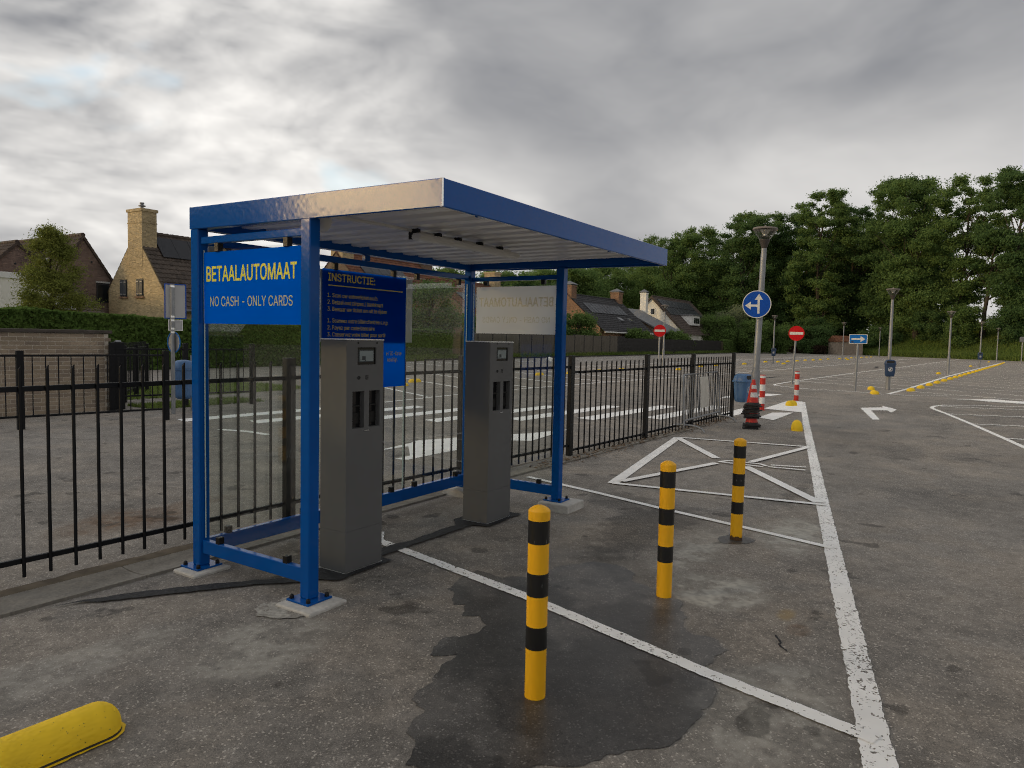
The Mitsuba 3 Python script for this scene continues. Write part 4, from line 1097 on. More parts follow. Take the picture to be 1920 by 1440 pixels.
# the white house
P_, PR = gable_house('house', 'white gabled house with grey solar panels and a dormer', 100.6, 117.6, 35.3, 45.3, 40.3, 3.1, 8.1, 'white_render', 'tile_umber', 0.6, 0.36, 9.0)
chimney(P_, 97.6, 98.4, 40.0, 40.9, 0.0, 8.4, 'white_render', hood=True)
slp = np.array([0, 5.0, 5.0]) / math.hypot(5.0, 5.0)
slope_panels(PR, np.array([101.2, 37.6, 5.4]), (1, 0, 0), slp, 8, 2, 1.68, 1.55, 0.11, 'solar_grey')
part(P_, 'verge_board', cat(*[trimesh.convex.convex_hull(np.array([(x, a, za + e) for x in (100.3, 100.58) for a, za in ((ya, zza), (40.3, 8.1)) for e in (-0.28, 0.10)])) for ya, zza in ((34.7, 2.5), (45.9, 2.5))]), 'tile_umber')
wd = part(P_, 'window', box(100.53, 100.6, 39.7, 40.5, 5.4, 6.4), 'white_paint')
part(wd, 'pane', box(100.50, 100.53, 39.83, 40.37, 5.52, 6.28), 'window_dark')
part(P_, 'shutter', box(100.52, 100.598, 38.3, 40.3, 2.4, 4.2, 0.02), 'white_paint')
D = part(P_, 'dormer', box(105.4, 109.0, 35.75, 38.6, 4.05, 5.5), 'white_paint')
for i in range(3):
    part(D, 'pane', box(106.3 + 0.85 * i, 107.0 + 0.85 * i, 35.71, 35.75, 4.35, 5.15), 'window_dark')
part(D, 'dormer_roof', box(105.2, 109.2, 35.55, 39.3, 5.5, 5.68), 'zinc')

# ------------------------------------------------------------------ garden fence along the far side of the lot
GF = thing('garden_fence', 'long dark garden fence of reed and slat panels in front of the houses', 'fence')
x = 41.2
i = 0
rf = np.random.default_rng(5)
while x < 147:
    w = 1.95 if x < 70 else 2.4
    h = 1.97 + rf.uniform(-0.03, 0.03) if x < 70 else 1.80
    y = 30.75 + 0.012 * (x - 41)
    if x < 68 or not 106 < x < 126:
        if x < 68:
            part(GF, 'panel', box(x + 0.05, x + w - 0.05, y - 0.03, y + 0.03, 0.12, h, 0.01), 'reed')
        else:
            p = part(GF, 'panel', box(x + 0.05, x + w - 0.05, y - 0.02, y + 0.02, 0.10, h), 'slat_dark')
            if x < 106:
                part(p, 'slat', cat(*[box(x + 0.06, x + w - 0.06, y - 0.045, y - 0.0205, 0.14 + 0.15 * q, 0.25 + 0.15 * q) for q in range(11)]), 'slat_dark', kind='stuff')
    part(GF, 'post', box(x - 0.05, x + 0.05, y - 0.07, y + 0.07, 0, h + 0.04), 'slat_dark')
    x += w
    i += 1
hedge('hedge', 'ivy covered stretch of the far garden fence', [(106, 31.4), (127, 31.6)], [1.95, 1.9], 0.7, 5000, 0.13, 'leaf_shrub', seed=8)
k = thing('kerb', 'dark kerb along the far side of the car park', kind='structure')
scene[k] = S(cat(box(24, 42, 29.8, 29.95, 0, 0.10, 0.01), box(42, 150, 29.95, 30.10, 0, 0.10, 0.01)), 'slat_dark')
# weeds along the foot of hedges and fence
def grass(key, label, pts_fn, n, h, seed, mat_='grass_blade', w=0.02):
    rg = np.random.default_rng(seed)
    P3 = pts_fn(rg, n)
    hh = h * rg.uniform(0.4, 1.2, n)
    a = rg.uniform(0, 2 * np.pi, n)
    lean_ = rg.normal(size=(n, 2)) * 0.35 * hh[:, None]
    dxy = np.column_stack([np.cos(a), np.sin(a), np.zeros(n)]) * (w * rg.uniform(0.6, 1.4, n))[:, None]
    tip = P3 + np.column_stack([lean_, hh])
    vs = np.stack([P3 - dxy, P3 + dxy, tip], 1).reshape(-1, 3)
    kk = thing(key, label, kind='stuff')
    scene[kk] = S((vs, np.arange(3 * n).reshape(-1, 3)), mat_)
    return kk


def weeds(rg, n):
    x = rg.uniform(24, 147, n)
    c = meshkit.fbm(np.column_stack([x * 0.6, x * 0, x * 0]), 3, 3)
    return np.column_stack([x, np.where(x < 41, 28.0 + 0.17 * (x - 24), 30.35 + 0.012 * (x - 41)) + rg.normal(size=n) * 0.16, np.full(n, 0.0)])[c > 0.3 * rg.random(n) + 0.15]


def weeds_fn(rg, n):
    p = weeds(rg, 2 * n)
    return p[:n] if len(p) >= n else np.vstack([p, p[: n - len(p)]])


grass('weeds', 'strip of weeds and long grass at the foot of the garden fence', weeds_fn, 16000, 0.42, 4, w=0.035)
grass('grass', 'small patch of grass behind the railings on the left', lambda rg, n: np.column_stack([rg.uniform(8.0, 14.5, n), rg.uniform(16.2, 20.0, n), np.zeros(n)]), 14000, 0.10, 5, w=0.012)
grass('grass', 'tufts of grass round the foot of the litter bin on the left', lambda rg, n: np.column_stack([rg.uniform(8.3, 11.0, n), rg.uniform(13.9, 15.0, n), np.zeros(n)]), 5000, 0.08, 6, w=0.01)
k = thing('lawn', 'gardens behind the hedges', kind='structure')
scene[k] = S(sheet(Polygon([(-80, 29.2), (24, 29.2), (41, 31.9), (150, 33.5), (170, 140), (-80, 140)]), 0.006), 'bank_soil')

# ================================================================== car park furniture
def wheel_stop(x, y, L, w, h, ang, label, group, seg=18):
    K = thing('wheel_stop', label, 'wheel stop', group)
    r = w / 2
    n, mrows = seg, 7
    xs = np.concatenate([-L / 2 + r * (1 - np.cos(np.linspace(0, np.pi / 2, mrows))), L / 2 - r * (1 - np.cos(np.linspace(np.pi / 2, 0, mrows)))])
    sc = np.concatenate([np.sin(np.linspace(0, np.pi / 2, mrows)), np.sin(np.linspace(np.pi / 2, 0, mrows))])
    a = np.linspace(0, np.pi, n + 1)
    vs = np.array([[xx, -np.cos(t) * r * s, np.sin(t) ** 0.75 * h * s ** 0.8] for xx, s in zip(xs, sc) for t in a])
    fs = []
    for i in range(len(xs) - 1):
        for j in range(n):
            p = i * (n + 1) + j
            fs += [[p, p + n + 1, p + n + 2], [p, p + n + 2, p + 1]]
    return K, (vs, np.array(fs))


K, me = wheel_stop(1.17, 2.885, 0.92, 0.185, 0.112, 0, 'yellow concrete wheel stop in the bottom left corner', None, 28)
scene_mesh = trimesh.Trimesh(me[0], me[1], process=False)
v = scene_mesh.vertices.copy()
v[:, 2] += 0.013
part(K, 'block', trimesh.Trimesh(v, scene_mesh.faces, process=False), 'stop_yellow', 60, at(1.085, 2.885, 0, -2))
part(K, 'bare_foot', prism(Polygon([(math.cos(t) * 0.0935 + (0.367 if math.cos(t) > 0 else -0.367), math.sin(t) * 0.0935) for t in np.linspace(0, 2 * np.pi, 60)]), 0.016), 'stop_bare', to_world=at(1.085, 2.885, 0, -2))
oval = [(math.cos(t) * 0.108 + (0.365 if math.cos(t) > 0 else -0.365), math.sin(t) * 0.107) for t in np.linspace(0, 2 * np.pi, 80)]
part(K, 'paint_spill', sheet(rough_outline(oval, 0.008, 0.008, 35, 3), 0.007), 'stop_yellow', to_world=at(1.085, 2.885, 0, -2))
_, me = wheel_stop(0, 0, 0.58, 0.24, 0.12, 0, 'x', None, 10)
used.discard('wheel_stop_001'), labels.pop('wheel_stop_001')
stop_s = S(trimesh.Trimesh(*me, process=False), 'stop_yellow', smooth=60)


def stop(x, y, label, group, ang=-4.2, s=1.0):
    k = thing('wheel_stop', label, 'wheel stop', group)
    scene[k] = {**stop_s, 'to_world': at(x, y, 0, ang, s)}


ORD = ['first', 'second', 'third', 'fourth', 'fifth', 'sixth', 'seventh', 'eighth', 'ninth', 'tenth', 'eleventh', 'twelfth', 'thirteenth', 'fourteenth', 'fifteenth', 'sixteenth', 'seventeenth', 'eighteenth', 'nineteenth',
       'twentieth', 'twenty-first', 'twenty-second', 'twenty-third', 'twenty-fourth', 'twenty-fifth']
ROW = [(29.58, 1.84), (31.95, 1.66), (34.55, 1.48), (37.05, 1.30), (39.5, 1.11), (42.0, 0.92), (44.5, 0.74), (47.1, 0.55), (49.7, 0.36), (52.3, 0.17), (54.9, -0.03), (57.5, -0.22), (60.1, -0.41),
       (62.7, -0.60), (65.3, -0.79), (67.9, -0.98), (70.5, -1.17), (73.1, -1.36), (75.7, -1.55), (78.3, -1.74), (81, -1.93), (84, -2.13), (87, -2.33), (90.5, -2.55), (94.5, -2.82)]
for i, (x, y) in enumerate(ROW):
    stop(x, y, ORD[i] + ' yellow wheel stop from the near end of the long row on the right', 'wheel stops of the long row on the right')
stop(29.22, 3.09, 'farther of two yellow wheel stops by the lamp post with litter bin', None, 8)
stop(26.75, 2.72, 'nearer of two yellow wheel stops by the lamp post with litter bin', None, 14)
stop(49.8, 1.70, 'lone yellow wheel stop left of the row, beside the lamp post without bin', None)
stop(72.1, 0.15, 'lone yellow wheel stop left of the row, near the far lamp post with bin', None)
stop(97.3, -1.5, 'small distant yellow wheel stop at the foot of the grass bank', None)
for i, (x, y) in enumerate(((54.24, 14.29), (58.0, 14.36), (62.4, 14.7), (64.0, 14.04), (66.77, 13.82), (70.05, 13.67), (73.83, 13.66), (76.23, 13.37), (79.12, 13.18), (83.21, 13.11), (87.93, 12.65), (91.48, 12.47), (96.36, 12.52), (98.8, 12.28), (102.13, 12.1), (105.6, 11.92), (109.21, 11.76), (58.69, 12.45), (84.49, 11.35))):
    stop(x, y, ORD[i] + ' yellow wheel stop from the left in the distant row of the far lot' if i < 17 else 'distant yellow wheel stop set before the row, ' + ('near the lamp with small bin' if i == 17 else 'near the shed'), 'distant wheel stops of the far lot')
for i, (x, y) in enumerate(((19.1, 16.25), (22.2, 16.35), (27.0, 15.9), (29.5, 15.7), (32.7, 15.8), (35.6, 15.85), (39.04, 13.9), (45.3, 14.7), (48.5, 14.7))):
    stop(x, y, ORD[i] + ' yellow wheel stop from the left behind the black bar fence', 'wheel stops behind the bar fence', 2)
stop(17.35, 15.25, 'yellow wheel stop just right of the instruction board, lower one', None, 2, 0.8)
one('stone_block', 'small white stone lying on the lot behind the fence', 'stone', trimesh.convex.convex_hull(np.random.default_rng(2).normal(size=(30, 3)) * (0.16, 0.12, 0.09) + (44.5, 25.3, 0.1)), 'white_render')
# short yellow humps at the painted tip
for x, y, L, wd, hg, lab, ang in ((14.20, 2.72, 0.40, 0.205, 0.185, 'round yellow hump beside the white edge line, nearer the cones', 12), (19.65, 3.93, 0.36, 0.19, 0.14, 'round yellow hump lying on the white painted tip', -25)):
    _k, me = wheel_stop(0, 0, L, wd, hg, 0, 'x', None, 16)
    used.discard(_k), labels.pop(_k)
    k = thing('traffic_hump', lab, 'traffic hump')
    scene[k] = {**S(trimesh.Trimesh(*me, process=False), 'stop_yellow', smooth=70), 'to_world': at(x, y, 0, ang)}

# ------------------------------------------------------------------ lamp posts
def lamp(x, y, H, label, group=None, r0=0.072, lean=0.0, sides=16):
    K = thing('lamp_post', label, 'lamp post', group)
    h = H - 0.43
    to = T().translate((x, y, 0)).rotate((0.84, 0.54, 0), lean)
    n = sides
    part(K, 'pole', lathe([(r0, 0), (r0, 1.05), (r0 * 0.80, 1.12), (r0 * 0.62, h), (0, h)], n), 'galvanised', 40, to)
    part(K, 'neck', lathe([(0.048, h - 0.02), (0.055, h + 0.01), (0.098, h + 0.135), (0.098, h + 0.150), (0, h + 0.150)], n), 'lamp_neck', 40, to)
    part(K, 'glass_bowl', lathe([(0.094, h + 0.151), (0.222, h + 0.335)], max(n, 20)), 'lamp_glass', True, to)
    part(K, 'cap', lathe([(0.09, h + 0.350), (0.228, h + 0.335), (0.234, h + 0.345), (0.220, h + 0.370), (0.08, h + 0.388), (0.022, h + 0.392), (0.015, h + 0.42), (0, h + 0.43)], max(n, 20)), 'lamp_cap', 40, to)
    part(K, 'reflector', lathe([(0.022, h + 0.20), (0.065, h + 0.22), (0.04, h + 0.245), (0.10, h + 0.335)], n), 'steel_bright', 40, to)
    return K


lamp(14.20, 3.54, 3.87, 'nearest lamp post, carrying the round blue arrow sign', None, 0.080, lean=1.3, sides=24)
lamp(29.65, 2.59, 3.75, 'lamp post with a blue litter bin, right of the blue arrow board', None, 0.075)
lamp(48.9, 1.2, 3.75, 'lamp post without bin next to the row of yellow wheel stops')
lamp(72.4, -0.46, 3.85, 'distant lamp post with litter bin at the far end of the wheel stop row', sides=10)
lamp(96.4, -2.18, 3.9, 'farthest lamp post on the right in front of the grass bank', sides=10)
lamp(40.96, 15.57, 3.80, 'lamp post in front of the white house, beside the no-entry sign')
lamp(58.99, 13.33, 3.85, 'lamp post with small blue bin in the middle of the far lot', sides=10)
lamp(83.5, 11.75, 4.05, 'thin distant lamp post in front of the wooden shed', sides=10)
lamp(107.5, 10.65, 4.05, 'thin distant lamp post right of the wooden shed', sides=10)
K = thing('sign_post', 'short post with a small camera box at the foot of the grass bank', 'post')
part(K, 'pole', rod((92.4, -4.25, 0), (92.4, -4.25, 2.5), 0.05, n=8), 'galvanised')
part(K, 'box', box(92.25, 92.55, -4.5, -4.0, 2.3, 2.85, 0.05), 'zinc')

# ------------------------------------------------------------------ signs
def disc(r, th, n=48):
    return lathe([(0, 0), (r, 0), (r, th), (0, th)], n)


def ring(r0, r1, th, n=48):
    return lathe([(r0, 0), (r1, 0), (r1, th), (r0, th), (r0, 0)], n)


def arrow_poly(pts, w, hl, hw):
    """An arrow: shaft along pts (list), width w, head of length hl and width hw at the end."""
    a, b = np.array(pts[-2], float), np.array(pts[-1], float)
    t = (b - a) / np.linalg.norm(b - a)
    n = np.array([-t[1], t[0]])
    base = b - t * hl
    shaft = LineString(list(pts[:-1]) + [tuple(base + t * 0.002)]).buffer(w / 2, cap_style='flat', join_style='round')
    return shaft.union(Polygon([base + n * hw / 2, b, base - n * hw / 2]))


K = thing('road_sign', 'round blue sign with white ahead and left arrows on the nearest lamp post', 'road sign')
ctr, an = (14.10, 3.53, 2.355), math.radians(190)
C = part(K, 'plate', facing(disc(0.262, 0.006), ctr, an), 'road_sign_white')
part(K, 'field', facing(moved(disc(0.247, 0.002), (0, 0, 0.0062)), ctr, an), 'road_sign_blue')
ar = arrow_poly([(0.035, -0.175), (0.035, 0.20)], 0.042, 0.115, 0.15).union(arrow_poly([(0.035, -0.055), (0.0, -0.025), (-0.215, -0.025)], 0.042, 0.11, 0.15))
part(K, 'arrow', facing(moved(prism(ar, 0.0015), (0, 0, 0.0084)), ctr, an), 'road_sign_white')
part(K, 'clamp', facing(cat(box(-0.16, 0.16, 0.08, 0.115, -0.02, 0), box(-0.16, 0.16, -0.115, -0.08, -0.02, 0)), ctr, an), 'alu')
for (x, y, z, lab, an, lean) in ((30.0, 5.93, 2.03, 'red no-entry sign on a leaning pole in front of the trees', 191, 2.2), (33.57, 12.99, 2.11, 'red no-entry sign in front of the white house', 203, 0.4)):
    an = math.radians(an)
    K = thing('no_entry_sign', lab, 'road sign')
    dx, dy_ = math.sin(math.radians(lean)) * 0.54 * z, -math.sin(math.radians(lean)) * 0.84 * z
    part(K, 'pole', rod((x - dx + 0.05, y - dy_ + 0.015, 0), (x + 0.05, y + 0.015, z + 0.22), 0.038, n=12), 'galvanised' if lean > 1 else 'alu', 40)
    part(K, 'plate', facing(disc(0.295, 0.006), (x, y, z), an), 'sign_red')
    part(K, 'bar', facing(box(-0.245, 0.245, -0.055, 0.055, 0.0062, 0.0085), (x, y, z), an), 'road_sign_white')
K = thing('road_sign', 'blue board with a white arrow pointing right, on a thin pole', 'road sign')
an = math.radians(187)
ctr = (27.55, 3.40, 1.83)
part(K, 'pole', rod((27.62, 3.43, 0), (27.62, 3.41, 1.98), 0.04, n=12), 'galvanised', 40)
rr = Polygon([(-0.29, -0.165), (0.29, -0.165), (0.29, 0.165), (-0.29, 0.165)])
part(K, 'plate', facing(prism(rr.buffer(-0.03).buffer(0.03), 0.006), ctr, an), 'road_sign_white')
part(K, 'field', facing(moved(prism(rr.buffer(-0.055).buffer(0.035), 0.002), (0, 0, 0.0062)), ctr, an), 'road_sign_mid')
part(K, 'arrow', facing(moved(prism(arrow_poly([(-0.215, 0), (0.22, 0)], 0.062, 0.15, 0.21), 0.0015), (0, 0, 0.0084)), ctr, an), 'road_sign_white')
part(K, 'mark', facing(moved(prism(Polygon([(-0.24, -0.125), (-0.12, -0.125), (-0.14, -0.09), (-0.19, -0.075), (-0.23, -0.09)]), 0.001), (0, 0, 0.0084)), ctr, an), 'frame_dark')
# the post with three signs seen from behind, left
K = thing('sign_post', 'grey post with three road signs seen from the back, beside the shelter', 'sign post')
sx_, sy_ = 8.13, 13.0
part(K, 'pole', rod((sx_, sy_, 0), (sx_, sy_, 2.50), 0.038, n=14), 'galvanised', 40)
bk = math.radians(248)
o = np.array([sx_ + 0.045, sy_ + 0.05, 0])
pl = part(K, 'plate', facing(box(-0.185, 0.185, -0.325, 0.325, 0, 0.004), o + (0.045, 0, 2.175), bk), 'sign_grey')
fr = Polygon([(-0.195, -0.335), (0.195, -0.335), (0.195, 0.335), (-0.195, 0.335)]).buffer(0.0)
part(pl, 'rim', facing(moved(prism(fr.difference(fr.buffer(-0.018)), 0.016), (0, 0, -0.004)), o + (0.045, 0, 2.175), bk), 'road_sign_blue')
pl = part(K, 'plate', facing(box(-0.125, 0.125, -0.10, 0.10, 0, 0.004), o + (0.045, 0, 1.715), bk), 'sign_grey')
fr = Polygon([(-0.132, -0.107), (0.132, -0.107), (0.132, 0.107), (-0.132, 0.107)])
part(pl, 'rim', facing(moved(prism(fr.difference(fr.buffer(-0.014)), 0.016), (0, 0, -0.004)), o + (0.045, 0, 1.715), bk), 'white_paint')
bk2 = math.radians(195)
pl = part(K, 'plate', facing(disc(0.20, 0.005), (sx_ + 0.05, sy_ + 0.03, 1.39), bk2 - 0.25), 'alu')
part(pl, 'rim', facing(ring(0.19, 0.203, 0.02), (sx_ + 0.05, sy_ + 0.03, 1.385), bk2 - 0.25), 'road_sign_mid')
part(K, 'clamp', cat(*[lathe([(0.038, z), (0.047, z), (0.047, z + 0.035), (0.038, z + 0.035)], 14) for z in (2.44, 1.86, 1.79, 1.63, 1.56)]), 'steel_bright', 30, at(sx_, sy_))

# ------------------------------------------------------------------ litter bins
def bin_shapes(cols):
    """One kind of litter bin: tapered tub with rounded foot, rim, hooded top with a mouth towards local -y."""
    def rrect(w, d, r, n=6):
        pts = []
        for cx, cy, a0 in ((w - r, d - r, 0), (-w + r, d - r, 90), (-w + r, -d + r, 180), (w - r, -d + r, 270)):
            for t in np.linspace(0, 90, n):
                a = math.radians(a0 + t)
                pts.append((cx + r * math.cos(a), cy + r * math.sin(a)))
        return np.array(pts)

    def loft(levels):
        rings = [np.column_stack([rrect(w, d, r), np.full(24, z)]) for w, d, r, z in levels]
        vs = np.vstack(rings + [rings[0].mean(0)[None], rings[-1].mean(0)[None]])
        fs, m = [], 24
        for i in range(len(rings) - 1):
            for j in range(m):
                a, b = i * m + j, i * m + (j + 1) % m
                fs += [[a, b, b + m], [a, b + m, a + m]]
        q = len(rings) * m
        for j in range(m):
            fs += [[q, (j + 1) % m, j], [q + 1, q - m + j, q - m + (j + 1) % m]]
        return trimesh.Trimesh(vs, fs, process=False)

    tub = loft([(0.10, 0.08, 0.06, 0.0), (0.135, 0.115, 0.07, 0.012), (0.150, 0.130, 0.07, 0.05), (0.158, 0.138, 0.07, 0.12), (0.175, 0.155, 0.07, 0.44)])
    rim = loft([(0.176, 0.156, 0.07, 0.436), (0.198, 0.178, 0.08, 0.440), (0.200, 0.180, 0.08, 0.462), (0.192, 0.172, 0.08, 0.470)])
    hood = loft([(0.186, 0.166, 0.08, 0.466), (0.184, 0.164, 0.08, 0.50), (0.165, 0.150, 0.08, 0.575), (0.12, 0.125, 0.08, 0.605), (0.08, 0.10, 0.06, 0.612)])
    a = m3.Manifold(m3.Mesh(np.asarray(hood.vertices, np.float32), np.asarray(hood.faces, np.uint32)))
    cut = m3.Manifold(m3.Mesh(np.asarray(box(-0.125, 0.125, -0.4, 0.06, 0.492, 0.578, 0.02).vertices, np.float32), np.asarray(box(-0.125, 0.125, -0.4, 0.06, 0.492, 0.578, 0.02).faces, np.uint32)))
    if a.num_tri() > 0:
        hood2 = (a - cut).to_mesh()
        hood = trimesh.Trimesh(hood2.vert_properties[:, :3], hood2.tri_verts, process=False)
    emb = cat(ring(0.062, 0.075, 0.002, 32), disc(0.014, 0.002, 12).apply_translation((0.012, 0.036, 0)),
              prism(LineString([(0.012, 0.018), (0.006, -0.014), (0.016, -0.045)]).buffer(0.011), 0.002), prism(LineString([(0.008, 0.012), (-0.022, 0.004), (-0.034, -0.016)]).buffer(0.006), 0.002),
              prism(Polygon([(-0.045, -0.022), (-0.015, -0.022), (-0.02, -0.052), (-0.04, -0.052)]), 0.002))
    emb = frame_y(moved(emb, (0, 0.27, 0)), 0)
    v = emb.vertices.copy()
    v[:, 1] += -0.150 - 0.0006 - (v[:, 2] - 0.27) * 0.055
    emb = trimesh.Trimesh(v, emb.faces, process=False)
    return {'tub': S(tub, cols, smooth=35), 'rim': S(rim, cols, smooth=35), 'hood': S(hood, cols, smooth=35), 'mouth': S(box(-0.123, 0.123, -0.138, 0.058, 0.494, 0.576), 'rubber'), 'emblem': S(emb, 'white_paint'),
            'bracket': S(cat(box(-0.03, 0.03, 0.145, 0.24, 0.34, 0.37), box(-0.03, 0.03, 0.135, 0.24, 0.16, 0.19)), 'alu')}


B1, B2 = bin_shapes('bin_blue'), bin_shapes('bin_navy')


def litter_bin(x, y, z, ang, label, sh, skip=()):
    K = thing('litter_bin', label, 'litter bin')
    for n_, s_ in sh.items():
        if n_ not in skip:
            put(K, n_, s_, at(x, y, z, ang))


litter_bin(15.73, 4.16, 0.335, -12, 'light blue litter bin hung on the end post of the black fence', B1)
litter_bin(29.42, 2.53, 0.50, -80, 'dark blue litter bin with white emblem on the lamp post behind the bent road arrow', B2)
litter_bin(58.75, 13.25, 0.62, -78, 'small distant blue bin on the lamp post in the middle of the far lot', B2)
litter_bin(72.15, -0.48, 0.62, -85, 'small distant blue bin on the lamp post at the end of the wheel stop row', B2)
K = thing('litter_bin', 'blue litter bin with round lid behind the fence, left of the shelter', 'litter bin')
bx_, by_ = 8.45, 13.15
part(K, 'tub', lathe([(0.0, 0.26), (0.12, 0.265), (0.165, 0.30), (0.178, 0.36), (0.190, 0.84), (0, 0.84)], 28), 'bin_blue', 40, at(bx_, by_))
part(K, 'rim', lathe([(0.190, 0.835), (0.212, 0.84), (0.214, 0.862), (0.190, 0.868)], 28), 'bin_blue', 40, at(bx_, by_))
part(K, 'hood', lathe([(0.205, 0.868), (0.204, 0.92), (0.185, 0.98), (0.13, 1.022), (0.06, 1.035), (0, 1.037)], 28), 'bin_blue', 40, at(bx_, by_))
part(K, 'post', rod((bx_ + 0.24, by_ + 0.10, 0), (bx_ + 0.24, by_ + 0.10, 1.12), 0.03, n=10), 'galvanised')

# ------------------------------------------------------------------ red and white posts
for x, y, H, lab, ws in ((17.82, 4.24, 0.85, 'red and white banded post beside the cones, its white bands plain', 'white_paint'), (21.64, 4.20, 0.83, 'red and white banded post at the white painted tip, its white bands scuffed', 'white_band')):
    K = thing('banded_post', lab, 'post')
    r = 0.062
    part(K, 'tube', lathe([(r, 0), (r, H), (0, H)], 28), ws, 40, at(x, y))
    step = H / 5.35
    for i in range(3):
        z0 = i * 2 * step * 0.98 + (0.0 if i else 0.0)
        part(K, 'red_band', lathe([(r, z0), (r + 0.0015, z0), (r + 0.0015, z0 + step * 0.98), (r, z0 + step * 0.98)], 28), 'red_plastic', 30, at(x, y))
    part(K, 'cap', lathe([(r + 0.002, H - 0.012), (r + 0.002, H + 0.004), (0, H + 0.008)], 28), 'red_plastic', 30, at(x, y))
    part(K, 'foot', lathe([(r + 0.02, 0), (r + 0.02, 0.012), (r, 0.016)], 28), 'red_plastic', 30, at(x, y))

# ------------------------------------------------------------------ the stack of traffic cones
rc = np.random.default_rng(21)
zs = [0.0, 0.036, 0.072, 0.205, 0.240, 0.272, 0.310, 0.342, 0.378, 0.412, 0.446]
sq = Polygon([(-0.14, -0.14), (0.14, -0.14), (0.14, 0.14), (-0.14, 0.14)]).buffer(-0.03).buffer(0.03)
for i, z in enumerate(zs):
    top = i == len(zs) - 1
    K = thing('traffic_cone', 'topmost traffic cone of the stack, red with two white bands' if top else 'lowest traffic cone of the stack, only its black base showing' if i == 0 else
              'third traffic cone from the ground, a strip of its red body showing' if i == 2 else ORD[i] + ' traffic cone from the ground in the stack by the lamp post', 'traffic cone', 'traffic cones of one stack')
    to = at(13.80 + rc.normal() * 0.012, 3.46 + rc.normal() * 0.012, z, rc.uniform(-14, 30) if not top else 8)
    part(K, 'base', cat(moved(prism(sq, 0.022), (0, 0, 0)), lathe([(0.130, 0.022), (0.120, 0.036), (0.108, 0.058), (0.09, 0.058)], 20)), 'rubber', False, to)
    part(K, 'body', lathe([(0.106, 0.03), (0.104, 0.05), (0.030, 0.47), (0.026, 0.485), (0.0, 0.485)], 24), 'red_plastic', 40, to)
    if top:
        for a, b in ((0.155, 0.245), (0.315, 0.385)):
            f = lambda z_: 0.104 + (0.030 - 0.104) * (z_ - 0.05) / 0.42 + 0.0015
            part(K, 'white_band', lathe([(f(a), a), (f(b), b)], 24), 'white_band', True, to)

# ------------------------------------------------------------------ crowd barrier leaning on the fence
K = thing('crowd_barrier', 'grey galvanised crowd barrier with a beige plate standing against the fence', 'barrier')
LB = 2.25
to = T().translate((12.40, 4.27, 0)).rotate((0, 0, 1), 1.0).rotate((1, 0, 0), -4)
rr_ = 0.12
fr = [(0.0, 0, 0.12)] + [(0.0, 0, 0.90)] + [(rr_ - rr_ * math.cos(t), 0, 0.93 - 0.03 + rr_ * math.sin(t)) for t in np.linspace(0.2, math.pi / 2, 6)] + \
     [(LB - rr_ + rr_ * math.sin(t), 0, 0.90 + rr_ * math.cos(t)) for t in np.linspace(0, math.pi / 2 - 0.2, 6)] + [(LB, 0, 0.90), (LB, 0, 0.12)]
part(K, 'frame', tube(fr, 0.021, 10), 'galvanised', 50, to)
part(K, 'bottom_rail', rod((0, 0, 0.2), (LB, 0, 0.2), 0.018, n=10), 'galvanised', 50, to)
bs = S(rod((0, 0, 0.2), (0, 0, 1.01), 0.0075, n=6), 'galvanised', smooth=50)
for i in range(1, 21):
    put(K, 'bar', bs, T().translate((12.40, 4.27, 0)).rotate((0, 0, 1), 1.0).rotate((1, 0, 0), -4).translate((LB * i / 21, 0, 0)))
part(K, 'plate', box(0.98, 1.50, -0.016, -0.010, 0.36, 0.95, 0.002), 'beige_plate', False, to)
for x in (0.06, LB - 0.06):
    part(K, 'foot', tube([(x, -0.34, 0.015), (x, -0.30, 0.07), (x, -0.2, 0.11), (x, -0.06, 0.125), (x, 0.06, 0.125), (x, 0.2, 0.11), (x, 0.3, 0.07), (x, 0.34, 0.015)], 0.02, 8), 'galvanised', 50, T().translate((12.40, 4.27, 0)).rotate((0, 0, 1), 1.0))

# ================================================================== wooden shed at the end of the lot
K = thing('wooden_shed', 'weathered wooden shed with red roof at the end of the car park', 'shed')
sa = math.degrees(math.atan2(-0.84, 0.54))
to = T().translate((124.6, 18.4, 0)).rotate((0, 0, 1), sa)        # local x along its front, local y towards the car park is negative... front at y = 0
part(K, 'wall', box(0, 4.1, 0.02, 3.2, 0, 2.15), 'timber', False, to)
for i in range(14):
    part(K, 'plank', box(0.0, 4.1, -0.012 - 0.006 * (i % 2), 0.018, 0.02 + 0.153 * i, 0.02 + 0.153 * i + 0.145), 'timber', False, to)
part(K, 'roof', trimesh.convex.convex_hull(np.array([(x, y, z + e) for x in (-0.15, 4.2) for y, z in ((-0.2, 2.08), (1.6, 3.0), (3.4, 2.08)) for e in (0, 0.07)])), 'tile_red', False, to)
part(K, 'door', box(4.1, 4.14, 0.7, 2.3, 0.05, 2.0), 'zinc', False, to)
part(K, 'corner_post', cat(box(3.55, 3.66, -0.035, -0.02, 0, 2.1), box(4.02, 4.12, -0.035, -0.02, 0, 2.1)), 'timber', False, to)

# ================================================================== grass bank behind the lot
BA = np.array([126.4, 13.1])
bt_ = np.array([0.611, 0.792])
bn_ = np.array([0.792, -0.611])


def bank_z(s, t):
    t = np.asarray(t, float)
    return (4.6 * sstep(0, 17, s) + 1.4 * sstep(14, 40, s)) * (1 - 0.75 * sstep(2, 26, t)) + 0.5 * (meshkit.fbm(np.stack([np.asarray(s, float) * 0.2, t * 0.2, 0 * t], -1), 4, 2) - 0.5) * sstep(0, 6, s)


